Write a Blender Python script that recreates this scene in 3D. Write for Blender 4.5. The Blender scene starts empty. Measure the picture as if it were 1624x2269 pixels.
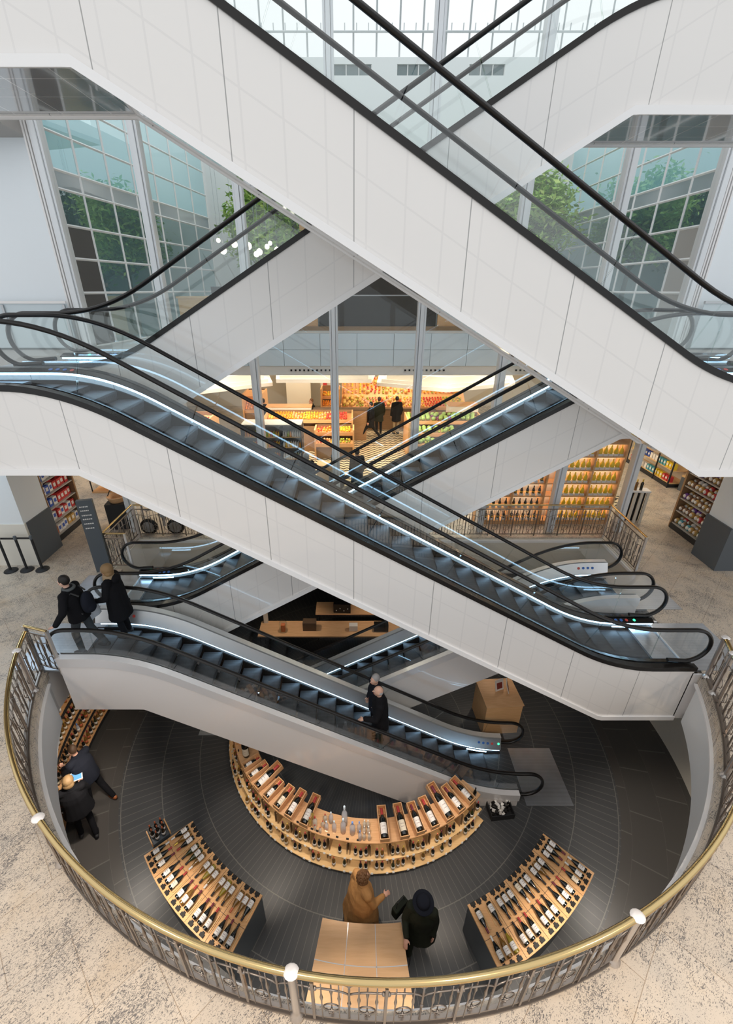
import bpy, bmesh, math, random
from mathutils import Vector, Matrix, noise
R = math.radians
random.seed(7)
S = bpy.context.scene
COL = S.collection

# ---------------------------------------------------------------- camera
cam_d = bpy.data.cameras.new('camera')
cam = bpy.data.objects.new('camera', cam_d); COL.objects.link(cam)
cam_d.sensor_fit = 'VERTICAL'; cam_d.sensor_height = 36.0; cam_d.sensor_width = 36.0 * 1624 / 2269
cam_d.lens = 986 / 2269 * 36.0
cam_d.shift_x = (812 - 783) / 2269
cam_d.clip_start = 0.05; cam_d.clip_end = 400
PITCH = math.atan(494.5 / 986)
CAMH = 6.3
cam.location = (0, 0, CAMH)
cam.rotation_euler = (math.pi / 2 - PITCH, 0, 0)
S.camera = cam

# ---------------------------------------------------------------- world, exposure
w = bpy.data.worlds.new('sky'); S.world = w; w.use_nodes = True
nt = w.node_tree; nt.nodes.clear()
wo = nt.nodes.new('ShaderNodeOutputWorld'); bg = nt.nodes.new('ShaderNodeBackground')
tc = nt.nodes.new('ShaderNodeTexCoord'); sp = nt.nodes.new('ShaderNodeSeparateXYZ')
cr = nt.nodes.new('ShaderNodeValToRGB')
nt.links.new(tc.outputs['Generated'], sp.inputs[0]); nt.links.new(sp.outputs[2], cr.inputs[0])
cr.color_ramp.elements[0].position = 0.0; cr.color_ramp.elements[0].color = (.74, .80, .84, 1)
cr.color_ramp.elements[1].position = 0.35; cr.color_ramp.elements[1].color = (.97, .985, 1.0, 1)
nt.links.new(cr.outputs[0], bg.inputs[0]); nt.links.new(bg.outputs[0], wo.inputs[0])
bg.inputs[1].default_value = 1.07
S.view_settings.view_transform = 'Standard'; S.view_settings.look = 'None'
S.view_settings.exposure = 0.0; S.view_settings.gamma = 1.0; S.view_settings.use_curve_mapping = False
S.cycles.max_bounces = 10; S.cycles.transparent_max_bounces = 32
S.cycles.glossy_bounces = 5; S.cycles.diffuse_bounces = 4
S.cycles.caustics_reflective = False; S.cycles.caustics_refractive = False
S.cycles.sample_clamp_indirect = 6.0

def area(name, loc, rot, sx, sy, power, col):
    d = bpy.data.lights.new(name, 'AREA'); d.shape = 'RECTANGLE'; d.size = sx; d.size_y = sy
    d.energy = power; d.color = col
    o = bpy.data.objects.new(name, d); COL.objects.link(o); o.location = loc; o.rotation_euler = rot
    return o
def spot(name, loc, power, col, deg=70, rot=(0, 0, 0), r=.05):
    d = bpy.data.lights.new(name, 'SPOT'); d.energy = power; d.color = col; d.spot_size = R(deg); d.spot_blend = .6
    d.shadow_soft_size = r
    o = bpy.data.objects.new(name, d); COL.objects.link(o); o.location = loc; o.rotation_euler = rot
    return o
WARM = (1.0, .80, .56)
# produce hall lamps hidden above the canopies
for x, y, p in [(-6, 18, 90), (-2, 18, 100), (2, 18, 100), (6.5, 18, 90), (-3, 22.5, 110), (2, 22.5, 120), (7.5, 22.5, 90), (12, 17, 60), (-11, 16, 40)]:
    area('hall_lamp', (x, y, 3.86 if y > 21 or abs(x) > 10 else 2.7), (0, 0, 0), 2.4, 1.2, p, WARM)
# cellar downlights in the lower ceiling ring
for a in (-62, -38, -14, 10, 34, 58):
    spot('cellar_downlight', (.35 + 5.9 * math.sin(R(a)), 8.06 - 5.9 * math.cos(R(a)), -1.2), 190, (1, .90, .78), 100,
         (R(-20) * math.cos(R(a)), R(-20) * math.sin(R(a)), 0))
for x, y in [(-6, 18.2), (-2.2, 19), (2.4, 19.4), (6, 18.6)]:  # area lights set over the canopies to brighten their tops
    area('canopy_fill', (x, y, 3.88), (0, 0, 0), 2.2, 2.2, 90, (1, .88, .68))
for x in (-4.5, -.8, 3.4, 7.0):  # row added further forward so the canopy fronts catch light
    area('canopy_fill', (x, 16.4, 3.88), (0, 0, 0), 2.4, .7, 75, (1, .90, .72))
for x, y in [(-2, 10.5), (1, 10.8), (4, 9.5)]:
    spot('cellar_downlight', (x, y, -1.2), 45, (1, .82, .62), 90)
# unseen warm spots added to brighten the near floor and the cellar furniture
for x in (-4.6, -1.4, 2.0, 5.4):
    spot('near_floor_fill', (x, -.2, 4.9), 310, (1, .80, .60), 104, (R(10), 0, 0), .12)
for a_, r_ in ((-37, 5.1), (33, 5.1), (-2.5, 5.1), (-40, 3.2), (-8, 3.2), (24, 3.2)):
    spot('cellar_fill', (.35 + r_ * math.sin(R(a_)) * 1.12, 8.15 - r_ * math.cos(R(a_)) * 1.16, -.9), 120, (1, .86, .70), 56)
spot('cellar_fill', (-4.9, 6.9, -1.1), 90, (1, .86, .7), 95, (0, R(48), 0))  # aimed spots added to brighten the left wall shelving
spot('cellar_fill', (-4.6, 5.2, -1.1), 70, (1, .86, .7), 95, (0, R(48), 0))
# unseen area lights added over the ground floor sides, tinted blue at the left
for x, y, p in [(-9.5, 9, 55), (10.5, 11, 40), (12, 8, 30), (-10, 13, 40)]:
    area('aisle_fill', (x, y, 3.85), (0, 0, 0), 2, 2, p, (1, .97, .93) if x > 0 else (.66, .84, 1.0))

# ---------------------------------------------------------------- helpers
def link(name, me, parent=None, loc=None, rot=None):
    o = bpy.data.objects.new(name, me); COL.objects.link(o)
    if parent is not None: o.parent = parent
    if loc is not None: o.location = loc
    if rot is not None: o.rotation_euler = rot
    return o
def tag(o, label=None, cat=None, group=None, kind=None):
    if label: o['label'] = label
    if cat: o['category'] = cat
    if group: o['group'] = group
    if kind: o['kind'] = kind
    return o
def empty(name, loc=(0, 0, 0), rz=0, label=None, cat=None, group=None, kind=None):
    o = link(name, None, None, loc, (0, 0, rz)); o.empty_display_size = .2
    return tag(o, label, cat, group, kind)
def copy_tree(o, parent=None):
    c = o.copy(); COL.objects.link(c); c.parent = parent
    for ch in [x for x in KIDS.get(o.name, [])]: 
        k = copy_tree(ch, c); KIDS.setdefault(c.name, []).append(k)
    return c
KIDS = {}
def reg(root):
    """remember the children of a prototype so that copying needs no scene walk"""
    KIDS[root.name] = list(root.children)
    for ch in root.children: reg(ch)

class MB:
    def __init__(s): s.v = []; s.f = []; s.m = []; s.mi = 0; s.sm = []
    def add(s, vs, fs, smooth=False):
        b = len(s.v); s.v += [tuple(p) for p in vs]
        for f in fs: s.f.append([b + i for i in f]); s.m.append(s.mi); s.sm.append(smooth)
        return s
    def slot(s, i): s.mi = i; return s
    def box(s, x0, x1, y0, y1, z0, z1, M=None):
        vs = [Vector((x, y, z)) for z in (z0, z1) for y in (y0, y1) for x in (x0, x1)]
        if M is not None: vs = [M @ p for p in vs]
        return s.add(vs, [(0, 2, 3, 1), (4, 5, 7, 6), (0, 1, 5, 4), (2, 6, 7, 3), (0, 4, 6, 2), (1, 3, 7, 5)])
    def cbox(s, c, d, M=None):
        return s.box(c[0] - d[0] / 2, c[0] + d[0] / 2, c[1] - d[1] / 2, c[1] + d[1] / 2, c[2] - d[2] / 2, c[2] + d[2] / 2, M)
    def tube(s, pts, r, n=8, closed=False, ell=1.0, cap=True):
        pts = [Vector(p) for p in pts]; N = len(pts); rings = []
        rr = r if isinstance(r, (list, tuple)) else [r] * N
        prev = None
        for i, p in enumerate(pts):
            if closed: t = pts[(i + 1) % N] - pts[i - 1]
            else: t = pts[min(i + 1, N - 1)] - pts[max(i - 1, 0)]
            t.normalize()
            up = Vector((0, 0, 1)) if abs(t.z) < .95 else Vector((0, 1, 0))
            a = t.cross(up).normalized()
            if prev is not None:
                a = prev - t * prev.dot(t)
                if a.length < 1e-4: a = t.cross(up)
                a.normalize()
            prev = a; b = t.cross(a)
            rings.append([p + (a * math.cos(2 * math.pi * k / n) * ell + b * math.sin(2 * math.pi * k / n)) * rr[i] for k in range(n)])
        vs = [q for g in rings for q in g]; fs = []
        for i in range(N if closed else N - 1):
            for k in range(n):
                a0 = i * n + k; a1 = i * n + (k + 1) % n; j = (i + 1) % N
                fs.append((a0, a1, j * n + (k + 1) % n, j * n + k))
        if not closed and cap: fs += [tuple(range(n))[::-1], tuple((N - 1) * n + k for k in range(n))]
        return s.add(vs, fs, True)
    def lathe(s, prof, n=12, M=None, c=(0, 0, 0)):
        """prof: list of (r, z)"""
        vs = []; fs = []
        for r, z in prof:
            for k in range(n):
                a = 2 * math.pi * k / n
                p = Vector((c[0] + r * math.cos(a), c[1] + r * math.sin(a), c[2] + z))
                vs.append(M @ p if M is not None else p)
        for i in range(len(prof) - 1):
            for k in range(n):
                fs.append((i * n + k, i * n + (k + 1) % n, (i + 1) * n + (k + 1) % n, (i + 1) * n + k))
        fs += [tuple(range(n))[::-1], tuple((len(prof) - 1) * n + k for k in range(n))]
        return s.add(vs, fs, True)
    def prism(s, poly, z0, z1):
        n = len(poly); vs = [(x, y, z0) for x, y in poly] + [(x, y, z1) for x, y in poly]
        return s.add(vs, [tuple(range(n))[::-1], tuple(range(n, 2 * n))] + [(i, (i + 1) % n, n + (i + 1) % n, n + i) for i in range(n)])
    def sphere(s, c, r, nu=12, nv=8, sc=(1, 1, 1), M=None):
        prof = []
        vs = []; fs = []
        for i in range(nv + 1):
            th = math.pi * i / nv
            for k in range(nu):
                a = 2 * math.pi * k / nu
                p = Vector((r * sc[0] * math.sin(th) * math.cos(a), r * sc[1] * math.sin(th) * math.sin(a), r * sc[2] * math.cos(th)))
                if M is not None: p = M @ p
                vs.append(p + Vector(c))
        for i in range(nv):
            for k in range(nu):
                fs.append((i * nu + k, (i + 1) * nu + k, (i + 1) * nu + (k + 1) % nu, i * nu + (k + 1) % nu))
        return s.add(vs, fs, True)
    def arcslab(s, cx, cy, r0, r1, a0, a1, z0, z1, n=24):
        """annular slab; angles from -Y, positive towards +X"""
        vs = []; fs = []
        for i in range(n + 1):
            a = a0 + (a1 - a0) * i / n; sx, cy_ = math.sin(a), -math.cos(a)
            vs += [(cx + r0 * sx, cy + r0 * cy_, z0), (cx + r1 * sx, cy + r1 * cy_, z0), (cx + r1 * sx, cy + r1 * cy_, z1), (cx + r0 * sx, cy + r0 * cy_, z1)]
        for i in range(n):
            b = i * 4; c = b + 4
            for k in range(4): fs.append((b + k, b + (k + 1) % 4, c + (k + 1) % 4, c + k))
        fs += [(0, 3, 2, 1), (n * 4, n * 4 + 1, n * 4 + 2, n * 4 + 3)]
        return s.add(vs, fs)
    def mesh(s, name, mats, smooth_angle=None):
        me = bpy.data.meshes.new(name)
        me.from_pydata(s.v, [], s.f)
        for m in (mats if isinstance(mats, (list, tuple)) else [mats]): me.materials.append(m)
        me.polygons.foreach_set('material_index', s.m)
        me.polygons.foreach_set('use_smooth', s.sm)
        bm = bmesh.new(); bm.from_mesh(me); bmesh.ops.recalc_face_normals(bm, faces=bm.faces)
        if smooth_angle:
            for e in bm.edges:
                if len(e.link_faces) == 2 and e.calc_face_angle() > R(smooth_angle): e.smooth = False
        bm.to_mesh(me); bm.free(); me.update()
        return me
    def build(s, name, mats, parent=None, loc=None, rot=None, sa=50):
        return link(name, s.mesh(name, mats, sa), parent, loc, rot)

# ---------------------------------------------------------------- materials
M = {}
def mat(name, col, rough=.5, metal=0., spec=.5, coat=0., emit=None, es=0., alpha=1., trans=0., ior=1.45):
    m = bpy.data.materials.new(name); m.use_nodes = True
    b = m.node_tree.nodes['Principled BSDF']
    b.inputs['Base Color'].default_value = (*col, 1); b.inputs['Roughness'].default_value = rough
    b.inputs['Metallic'].default_value = metal; b.inputs['Specular IOR Level'].default_value = spec
    b.inputs['Coat Weight'].default_value = coat; b.inputs['Coat Roughness'].default_value = .04
    b.inputs['Transmission Weight'].default_value = trans; b.inputs['IOR'].default_value = ior
    if emit: b.inputs['Emission Color'].default_value = (*emit, 1); b.inputs['Emission Strength'].default_value = es
    M[name] = m
    return m
class N:
    """tiny node-graph helper"""
    def __init__(s, m): s.t = m.node_tree; s.b = s.t.nodes.get('Principled BSDF')
    def n(s, ty, **kw):
        x = s.t.nodes.new(ty)
        for k, v in kw.items(): setattr(x, k, v)
        return x
    def l(s, a, b): s.t.links.new(a, b)
    def val(s, sock, v):
        if hasattr(v, 'is_linked') or hasattr(v, 'links'): s.l(v, sock)
        else: sock.default_value = v
    def math(s, op, a, b=0., c=None):
        x = s.n('ShaderNodeMath', operation=op); s.val(x.inputs[0], a); s.val(x.inputs[1], b)
        if c is not None: s.val(x.inputs[2], c)
        return x.outputs[0]
    def mix(s, fac, a, b, mode='MIX'):
        x = s.n('ShaderNodeMix', data_type='RGBA', blend_type=mode)
        s.val(x.inputs[0], fac)
        for i, v in ((6, a), (7, b)):
            if isinstance(v, tuple): x.inputs[i].default_value = (*v, 1) if len(v) == 3 else v
            else: s.l(v, x.inputs[i])
        return x.outputs[2]
    def noise(s, vec, scale, detail=3, rough=.5, dist=0.):
        x = s.n('ShaderNodeTexNoise'); x.inputs['Scale'].default_value = scale; x.inputs['Detail'].default_value = detail
        x.inputs['Roughness'].default_value = rough; x.inputs['Distortion'].default_value = dist
        if vec is not None: s.l(vec, x.inputs['Vector'])
        return x.outputs[0]
    def ramp(s, fac, stops):
        x = s.n('ShaderNodeValToRGB'); s.l(fac, x.inputs[0]); e = x.color_ramp.elements
        while len(e) < len(stops): e.new(.5)
        for q, (p, c) in zip(e, stops): q.position = p; q.color = (*c, 1)
        return x.outputs[0]
    def xyz(s, which='Object'):
        t = s.n('ShaderNodeTexCoord'); q = s.n('ShaderNodeSeparateXYZ'); s.l(t.outputs[which], q.inputs[0])
        return t.outputs[which], q.outputs[0], q.outputs[1], q.outputs[2]
    def world(s):
        g = s.n('ShaderNodeNewGeometry'); q = s.n('ShaderNodeSeparateXYZ'); s.l(g.outputs['Position'], q.inputs[0])
        return g.outputs['Position'], q.outputs[0], q.outputs[1], q.outputs[2]
    def vec(s, x, y, z=0.):
        c = s.n('ShaderNodeCombineXYZ')
        for i, v in enumerate((x, y, z)): s.val(c.inputs[i], v)
        return c.outputs[0]
    def bump(s, h, st=.3, d=.01):
        b = s.n('ShaderNodeBump'); b.inputs['Strength'].default_value = st; b.inputs['Distance'].default_value = d
        s.l(h, b.inputs['Height']); s.l(b.outputs[0], s.b.inputs['Normal'])
    def color(s, c): s.l(c, s.b.inputs['Base Color'])

def line_mask(n, v, period, width):
    f = n.math('FRACT', n.math('DIVIDE', v, period))
    return n.math('LESS_THAN', f, width / period)

# white back-painted glass cladding with joints and the faint frame behind it
def cladding(name, sgn, base=(.82, .785, .755)):
    m = mat(name, base, .16, 0, .5, .6); n = N(m)
    vec, x, y, z = n.world()
    seam = line_mask(n, x, 1.3, .012)
    f1 = line_mask(n, n.math('ADD', x, .3), .433, .022)
    k = n.math('ADD', z, n.math('MULTIPLY', x, .577 * sgn))
    f2 = line_mask(n, k, .62, .022)
    faint = n.math('MAXIMUM', f1, f2)
    ns = n.noise(vec, .5, 4)
    c0 = n.mix(n.math('MULTIPLY', faint, .18), base, (.52, .5, .5))
    c1 = n.mix(n.math('MULTIPLY', n.math('SUBTRACT', ns, .42), .5), c0, (.70, .67, .66))
    n.color(n.mix(seam, c1, (.36, .35, .34)))
    return m
cladding('clad_a', 1); cladding('clad_b', -1)
mat('clad_plain', (.80, .77, .76), .2, 0, .5, .5)
mat('soffit', (.40, .42, .44), .08, .35, .6, .8)
n = N(M['soffit']); vec, x, y, z = n.world()
g1 = n.math('MAXIMUM', line_mask(n, x, .62, .012), line_mask(n, n.math('ADD', y, .2), .5, .012))
n.color(n.mix(g1, (.42, .44, .46), (.95, .95, .95)))
mat('white_trim', (.88, .86, .85), .35); mat('frame_white', (.95, .95, .95), .4); mat('band_blue', (.84, .90, .94), .3)
mat('white_wall', (.86, .90, .93), .55)
mat('white_paint', (.80, .81, .81), .4)
mat('warm_white', (.82, .78, .70), .5)
mat('black_rubber', (.008, .007, .007), .35, 0, .4, .1)
mat('black_gloss', (.014, .012, .011), .25, 0, .35, .15)
mat('black_matte', (.02, .02, .022), .6)
mat('dark_slate', (.10, .115, .13), .5)
mat('silver', (.66, .66, .67), .3, .75)
mat('silver_white', (.80, .79, .80), .28, .25, .5, .3)
mat('steel', (.50, .50, .51), .28, .9)
mat('bronze_steel', (.30, .26, .23), .3, .9)
mat('post_steel', (.62, .58, .55), .3, .85)
mat('brass', (.62, .46, .22), .16, 1.0)
mat('cap_white', (.86, .82, .80), .3, .3)
mat('led', (1, 1, 1), .5, emit=(.42, .72, 1.0), es=9)
mat('shelf_led', (1, 1, 1), .5, emit=(1, .90, .70), es=17)
mat('led_warm', (1, 1, 1), .5, emit=(1, .86, .6), es=9)
mat('reflected_globe', (1, .95, .85), .4, emit=(1, .9, .72), es=3.0)
mat('fascia_blue', (.66, .76, .84), .25, 0, .5, .4)
mat('fascia_white', (.80, .75, .70), .4)
mat('column_white', (.80, .82, .84), .35)
mat('column_blue', (.50, .62, .72), .3)
mat('grey_wall', (.42, .40, .38), .5)
mat('dark_wood', (.11, .07, .045), .4)
mat('cream', (.74, .68, .58), .5)
mat('skin', (.60, .33, .24), .5); mat('skin_pale', (.68, .42, .32), .5)
mat('cloth_black', (.008, .008, .010), .9, 0, .2); mat('cloth_navy', (.012, .014, .022), .9, 0, .2)
mat('cloth_green', (.018, .022, .014), .75, 0, .3)
mat('cloth_grey', (.045, .052, .058), .9); mat('jeans', (.05, .06, .07), .9)
mat('camel', (.42, .215, .08), .85, 0, .2)
n = N(M['camel']); vec, x, y, z = n.xyz(); n.bump(n.noise(vec, 9, 2), .5, .03)
mat('scarf_tan', (.36, .26, .16), .9); mat('cloth_hood', (.09, .10, .105), .9)
mat('hair_black', (.012, .009, .008), .55); mat('hair_brown', (.16, .075, .03), .6)
mat('hair_blond', (.27, .165, .075), .6); mat('hair_grey', (.34, .34, .35), .6)
mat('hair_dark_brown', (.07, .038, .02), .6)
mat('leather_brown', (.28, .09, .03), .45); mat('leather_red', (.25, .04, .03), .5)
mat('khaki', (.36, .27, .16), .9); mat('bag_white', (.62, .66, .72), .5)
mat('paper', (.85, .82, .78), .6); mat('label_white', (.83, .80, .77), .55)
mat('tablet_screen', (.1, .3, .6), .2, emit=(.15, .35, .65), es=.35)
mat('cork', (.5, .33, .2), .7)

# woods
def wood(name, a, b, scale=1.0, rough=.42):
    m = mat(name, a, rough, 0, .4); n = N(m)
    vec, x, y, z = n.xyz()
    v = n.vec(n.math('MULTIPLY', x, 2.2 * scale), n.math('MULTIPLY', y, 26 * scale), n.math('MULTIPLY', z, 26 * scale))
    f = n.noise(v, 1.6, 4, .6, .4)
    n.color(n.ramp(f, [(.3, a), (.7, b)]))
    return m
wood('oak', (.66, .37, .18), (.78, .48, .26))
wood('oak_orange', (.70, .38, .16), (.80, .47, .23))
wood('oak_dark', (.26, .15, .075), (.34, .21, .11))
wood('oak_light', (.72, .46, .21), (.80, .55, .28))

# L0 granite: cream slabs with dark short veins
m = mat('granite', (.72, .62, .50), .32, 0, .45); n = N(m)
vec, x, y, z = n.world()
c = .7071
u = n.math('MULTIPLY', n.math('ADD', x, y), c); v = n.math('MULTIPLY', n.math('SUBTRACT', y, x), c)
br = n.n('ShaderNodeTexBrick'); br.offset = .5; br.inputs['Scale'].default_value = 1
br.inputs['Brick Width'].default_value = 1.15; br.inputs['Row Height'].default_value = .75; br.inputs['Mortar Size'].default_value = .004
br.inputs['Color1'].default_value = (1, 1, 1, 1); br.inputs['Color2'].default_value = (.93, .92, .91, 1); br.inputs['Mortar'].default_value = (.62, .56, .50, 1)
n.l(n.vec(u, v), br.inputs['Vector'])
blot = n.noise(vec, 1.7, 4, .6)
base = n.ramp(blot, [(.3, (.60, .53, .45)), (.55, (.69, .59, .48)), (.75, (.62, .50, .37))])
# stretched speckle veins gathered in patches
vv = n.vec(n.math('MULTIPLY', u, 1.0), n.math('MULTIPLY', v, 2.1), 0.)
sp1 = n.noise(vv, 26, 3, .62, 2.2); patch = n.noise(vec, 2.0, 4, .6, .6)
th = n.math('SUBTRACT', .765, n.math('MULTIPLY', patch, .40))
mask = n.math('GREATER_THAN', sp1, th)
sp2 = n.noise(vec, 75, 1, .5); mask2 = n.math('GREATER_THAN', sp2, .70)
c1 = n.mix(n.math('MULTIPLY', mask, .85), base, (.10, .095, .10))
c2 = n.mix(n.math('MULTIPLY', mask2, .45), c1, (.22, .17, .13))
n.color(n.mix(1.0, c2, br.outputs[0], 'MULTIPLY'))

# dark radial cellar tiles
CX, CY = .35, 8.15
m = mat('cellar_tile', (.05, .05, .052), .38, 0, .5); n = N(m)
vec, x, y, z = n.world()
dx = n.math('SUBTRACT', x, CX); dy = n.math('SUBTRACT', y, CY)
rr = n.math('SQRT', n.math('ADD', n.math('MULTIPLY', dx, dx), n.math('MULTIPLY', dy, dy)))
an = n.math('ARCTAN2', dx, dy)
br = n.n('ShaderNodeTexBrick'); br.offset = .5
br.inputs['Scale'].default_value = 1; br.inputs['Brick Width'].default_value = .028; br.inputs['Row Height'].default_value = .85
br.inputs['Mortar Size'].default_value = .0011; br.inputs['Color1'].default_value = (.056, .057, .060, 1)
br.inputs['Color2'].default_value = (.062, .063, .066, 1); br.inputs['Mortar'].default_value = (.125, .122, .115, 1)
n.l(n.vec(an, rr), br.inputs['Vector'])
b2 = n.n('ShaderNodeTexBrick'); b2.offset = .5
b2.inputs['Scale'].default_value = 1; b2.inputs['Brick Width'].default_value = .17; b2.inputs['Row Height'].default_value = .62
b2.inputs['Mortar Size'].default_value = .002; b2.inputs['Color1'].default_value = (.058, .055, .052, 1)
b2.inputs['Color2'].default_value = (.068, .062, .058, 1); b2.inputs['Mortar'].default_value = (.115, .11, .10, 1)
n.l(n.vec(an, rr), b2.inputs['Vector'])
ring = n.math('LESS_THAN', n.math('FRACT', n.math('DIVIDE', rr, .85)), .018)
cc = n.mix(n.math('GREATER_THAN', rr, 6.0), br.outputs[0], b2.outputs[0])
n.color(n.mix(n.math('MULTIPLY', ring, n.math('LESS_THAN', rr, 6.0)), cc, (.15, .145, .135)))

# black and cream zigzag tiles of the produce hall
m = mat('hall_tile', (.6, .5, .35), .35); n = N(m)
vec, x, y, z = n.world()
zz = n.math('PINGPONG', x, .13)
f = n.math('FRACT', n.math('DIVIDE', n.math('ADD', y, zz), .26))
n.color(n.mix(n.math('LESS_THAN', f, .42), (.74, .62, .42), (.03, .025, .02)))

# escalator treads: fine grooves
m = mat('tread', (.115, .115, .12), .45, .45); n = N(m)
vec, x, y, z = n.xyz(); g = line_mask(n, y, .018, .009)
ns = n.noise(vec, 6, 3)
n.color(n.mix(g, n.mix(ns, (.055, .055, .06), (.21, .21, .225)), (.03, .03, .03)))
m = mat('landing_plate', (.40, .42, .45), .32, .8); n = N(m)
vec, x, y, z = n.world(); ns = n.noise(vec, 3, 4); g = line_mask(n, y, .03, .012)
n.color(n.mix(n.math('MULTIPLY', g, .35), n.mix(ns, (.42, .45, .50), (.68, .71, .76)), (.16, .17, .18)))

def glass(name, tint, f0=.03, rough=0.0, refl=(1, 1, 1)):
    """thin glass: tinted see-through plus a mirror part that grows towards grazing view"""
    m = bpy.data.materials.new(name); m.use_nodes = True; t = m.node_tree; t.nodes.clear(); n = N(m)
    o = n.n('ShaderNodeOutputMaterial'); mx = n.n('ShaderNodeMixShader')
    tr = n.n('ShaderNodeBsdfTransparent'); gl = n.n('ShaderNodeBsdfGlossy'); lw = n.n('ShaderNodeLayerWeight')
    lw.inputs[0].default_value = .5
    tr.inputs[0].default_value = (*tint, 1); gl.inputs['Roughness'].default_value = rough; gl.inputs[0].default_value = (*refl, 1)
    p5 = n.math('POWER', lw.outputs['Facing'], 5.0)
    fac = n.math('MULTIPLY_ADD', p5, 1 - f0, f0)
    n.l(fac, mx.inputs[0]); n.l(tr.outputs[0], mx.inputs[1]); n.l(gl.outputs[0], mx.inputs[2]); n.l(mx.outputs[0], o.inputs[0])
    M[name] = m; return m
glass('glass_rail', (.975, .988, .985), .045)
glass('glass_clear', (.98, .99, .99), .016)
glass('glass_bottle', (.80, .86, .88), .06)
glass('glass_dome', (.93, .95, .95), .05)
glass('glass_edge', (.70, .82, .80), .25)
# court window panes: dark teal, strongly reflecting
m = mat('window_glass', (.05, .12, .13), .03, .0, .9)
glass('pane_teal', (.66, .90, .93), .42, .0, (.86, .99, 1.0))
# ================================================================ the setting
RCX, RCY, RR = .35, 8.06, 6.43           # centre and radius of the round opening
def arcpts(r, a0, a1, n=48, cx=RCX, cy=RCY):
    return [(cx + r * math.sin(R(a0 + (a1 - a0) * i / n)), cy - r * math.cos(R(a0 + (a1 - a0) * i / n))) for i in range(n + 1)]
def slab_hole(name, outer, inner, z0, z1, mats, side_mat=0):
    """slab with one opening; slot 0 for the faces, side_mat for the edge"""
    bm = bmesh.new()
    def loop(p, z):
        vs = [bm.verts.new((x, y, z)) for x, y in p]
        return vs, [bm.edges.new((vs[i], vs[(i + 1) % len(vs)])) for i in range(len(vs))]
    for z in (z0, z1):
        vo, eo = loop(outer, z); vi, ei = loop(inner, z)
        bmesh.ops.triangle_fill(bm, edges=eo + ei, use_beauty=True)
        if z == z0: a = (vo, vi)
        else: b = (vo, vi)
    for k in (0, 1):
        n_ = len(a[k])
        for i in range(n_):
            f = bm.faces.new((a[k][i], a[k][(i + 1) % n_], b[k][(i + 1) % n_], b[k][i]))
            f.material_index = side_mat
    bmesh.ops.recalc_face_normals(bm, faces=bm.faces)
    me = bpy.data.meshes.new(name); bm.to_mesh(me); bm.free()
    for m_ in mats: me.materials.append(m_)
    return tag(link(name, me), kind='structure')
def box_s(name, x0, x1, y0, y1, z0, z1, m, kind='structure'):
    return tag(MB().box(x0, x1, y0, y1, z0, z1).build(name, m), kind=kind)

hole = arcpts(6.40, -71.5, 71.5) + [(6.46, 9.15), (7.05, 9.15), (7.05, 10.94), (-6.07, 10.94), (-6.07, 9.36), (-5.80, 9.36)]
OUT = [(-14, -3), (16, -3), (16, 27), (-14, 27)]
slab_hole('floor', OUT, hole, -.16, 0, [M['granite'], M['granite']])
slab_hole('ceiling', OUT, hole, -1.02, -.16, [M['grey_wall'], M['fascia_white']], 1)
box_s('floor_lower', -14, 16, -3, 27, -4.2, -4.0, M['cellar_tile'])
# inner ledge and white curved fascia of the round opening
led = MB().arcslab(RCX, RCY, 6.35, 6.40, R(-71.5), R(71.5), -.19, -.05, 64)
tag(led.build('trim_1', M['granite']), kind='structure')
tag(MB().arcslab(RCX, RCY, 6.30, 6.36, R(-70), R(70), -.22, -.185, 64).build('trim_2', M['white_trim']), kind='structure')
tag(MB().arcslab(RCX, RCY, 6.315, 6.37, R(-69), R(69), -1.08, -.21, 64).build('trim_3', M['white_paint']), kind='structure')
# straight fascias of the back of the opening
t = MB().box(-6.07, 7.05, 10.90, 10.935, -1.15, -.02).box(7.01, 7.045, 9.15, 10.90, -1.15, -.02).box(-6.065, -6.03, 9.36, 10.90, -1.15, -.02)
tag(t.build('trim_4', M['cream']), kind='structure')
t = MB().box(-6.03, 7.01, 10.86, 10.90, -.12, -.05).box(6.97, 7.01, 9.15, 10.86, -.12, -.05).box(-6.03, 7.01, 10.84, 10.90, -1.15, -1.08)
tag(t.build('trim_5', M['white_trim']), kind='structure')
# lower level walls
box_s('wall_lower_left', -14, -13.8, -3, 27, -4, -1.02, M['grey_wall'])
box_s('wall_lower_right', 15.8, 16, -3, 27, -4, -1.02, M['grey_wall'])
box_s('wall_lower_front', -14, 16, -3, -2.8, -4, -1.02, M['grey_wall'])
box_s('wall_lower_back', -14, 16, 19, 19.2, -4, -1.02, M['grey_wall'])
tag(MB().arcslab(RCX, RCY, 7.55, 7.75, R(60), R(100), -4, -1.02, 24).build('wall_lower_curved', M['cream']), kind='structure')
tag(MB().arcslab(RCX, RCY, 7.45, 7.65, R(-118), R(-45), -4, -1.02, 32).build('wall_lower_shelving', M['black_matte']), kind='structure')

# ground floor back part: produce hall
tag(MB().box(-5.2, 9.0, 13.0, 26.9, .0, .006).build('floor_hall', M['hall_tile']), kind='structure')
box_s('wall_back', -14, 16, 26.8, 27, 0, 3.9, M['cream'])
box_s('wall_left', -14, -13.8, 5.5, 27, 0, 3.9, M['cream'])
box_s('wall_right', 15.8, 16, 5.5, 27, 0, 3.9, M['cream'])
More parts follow.
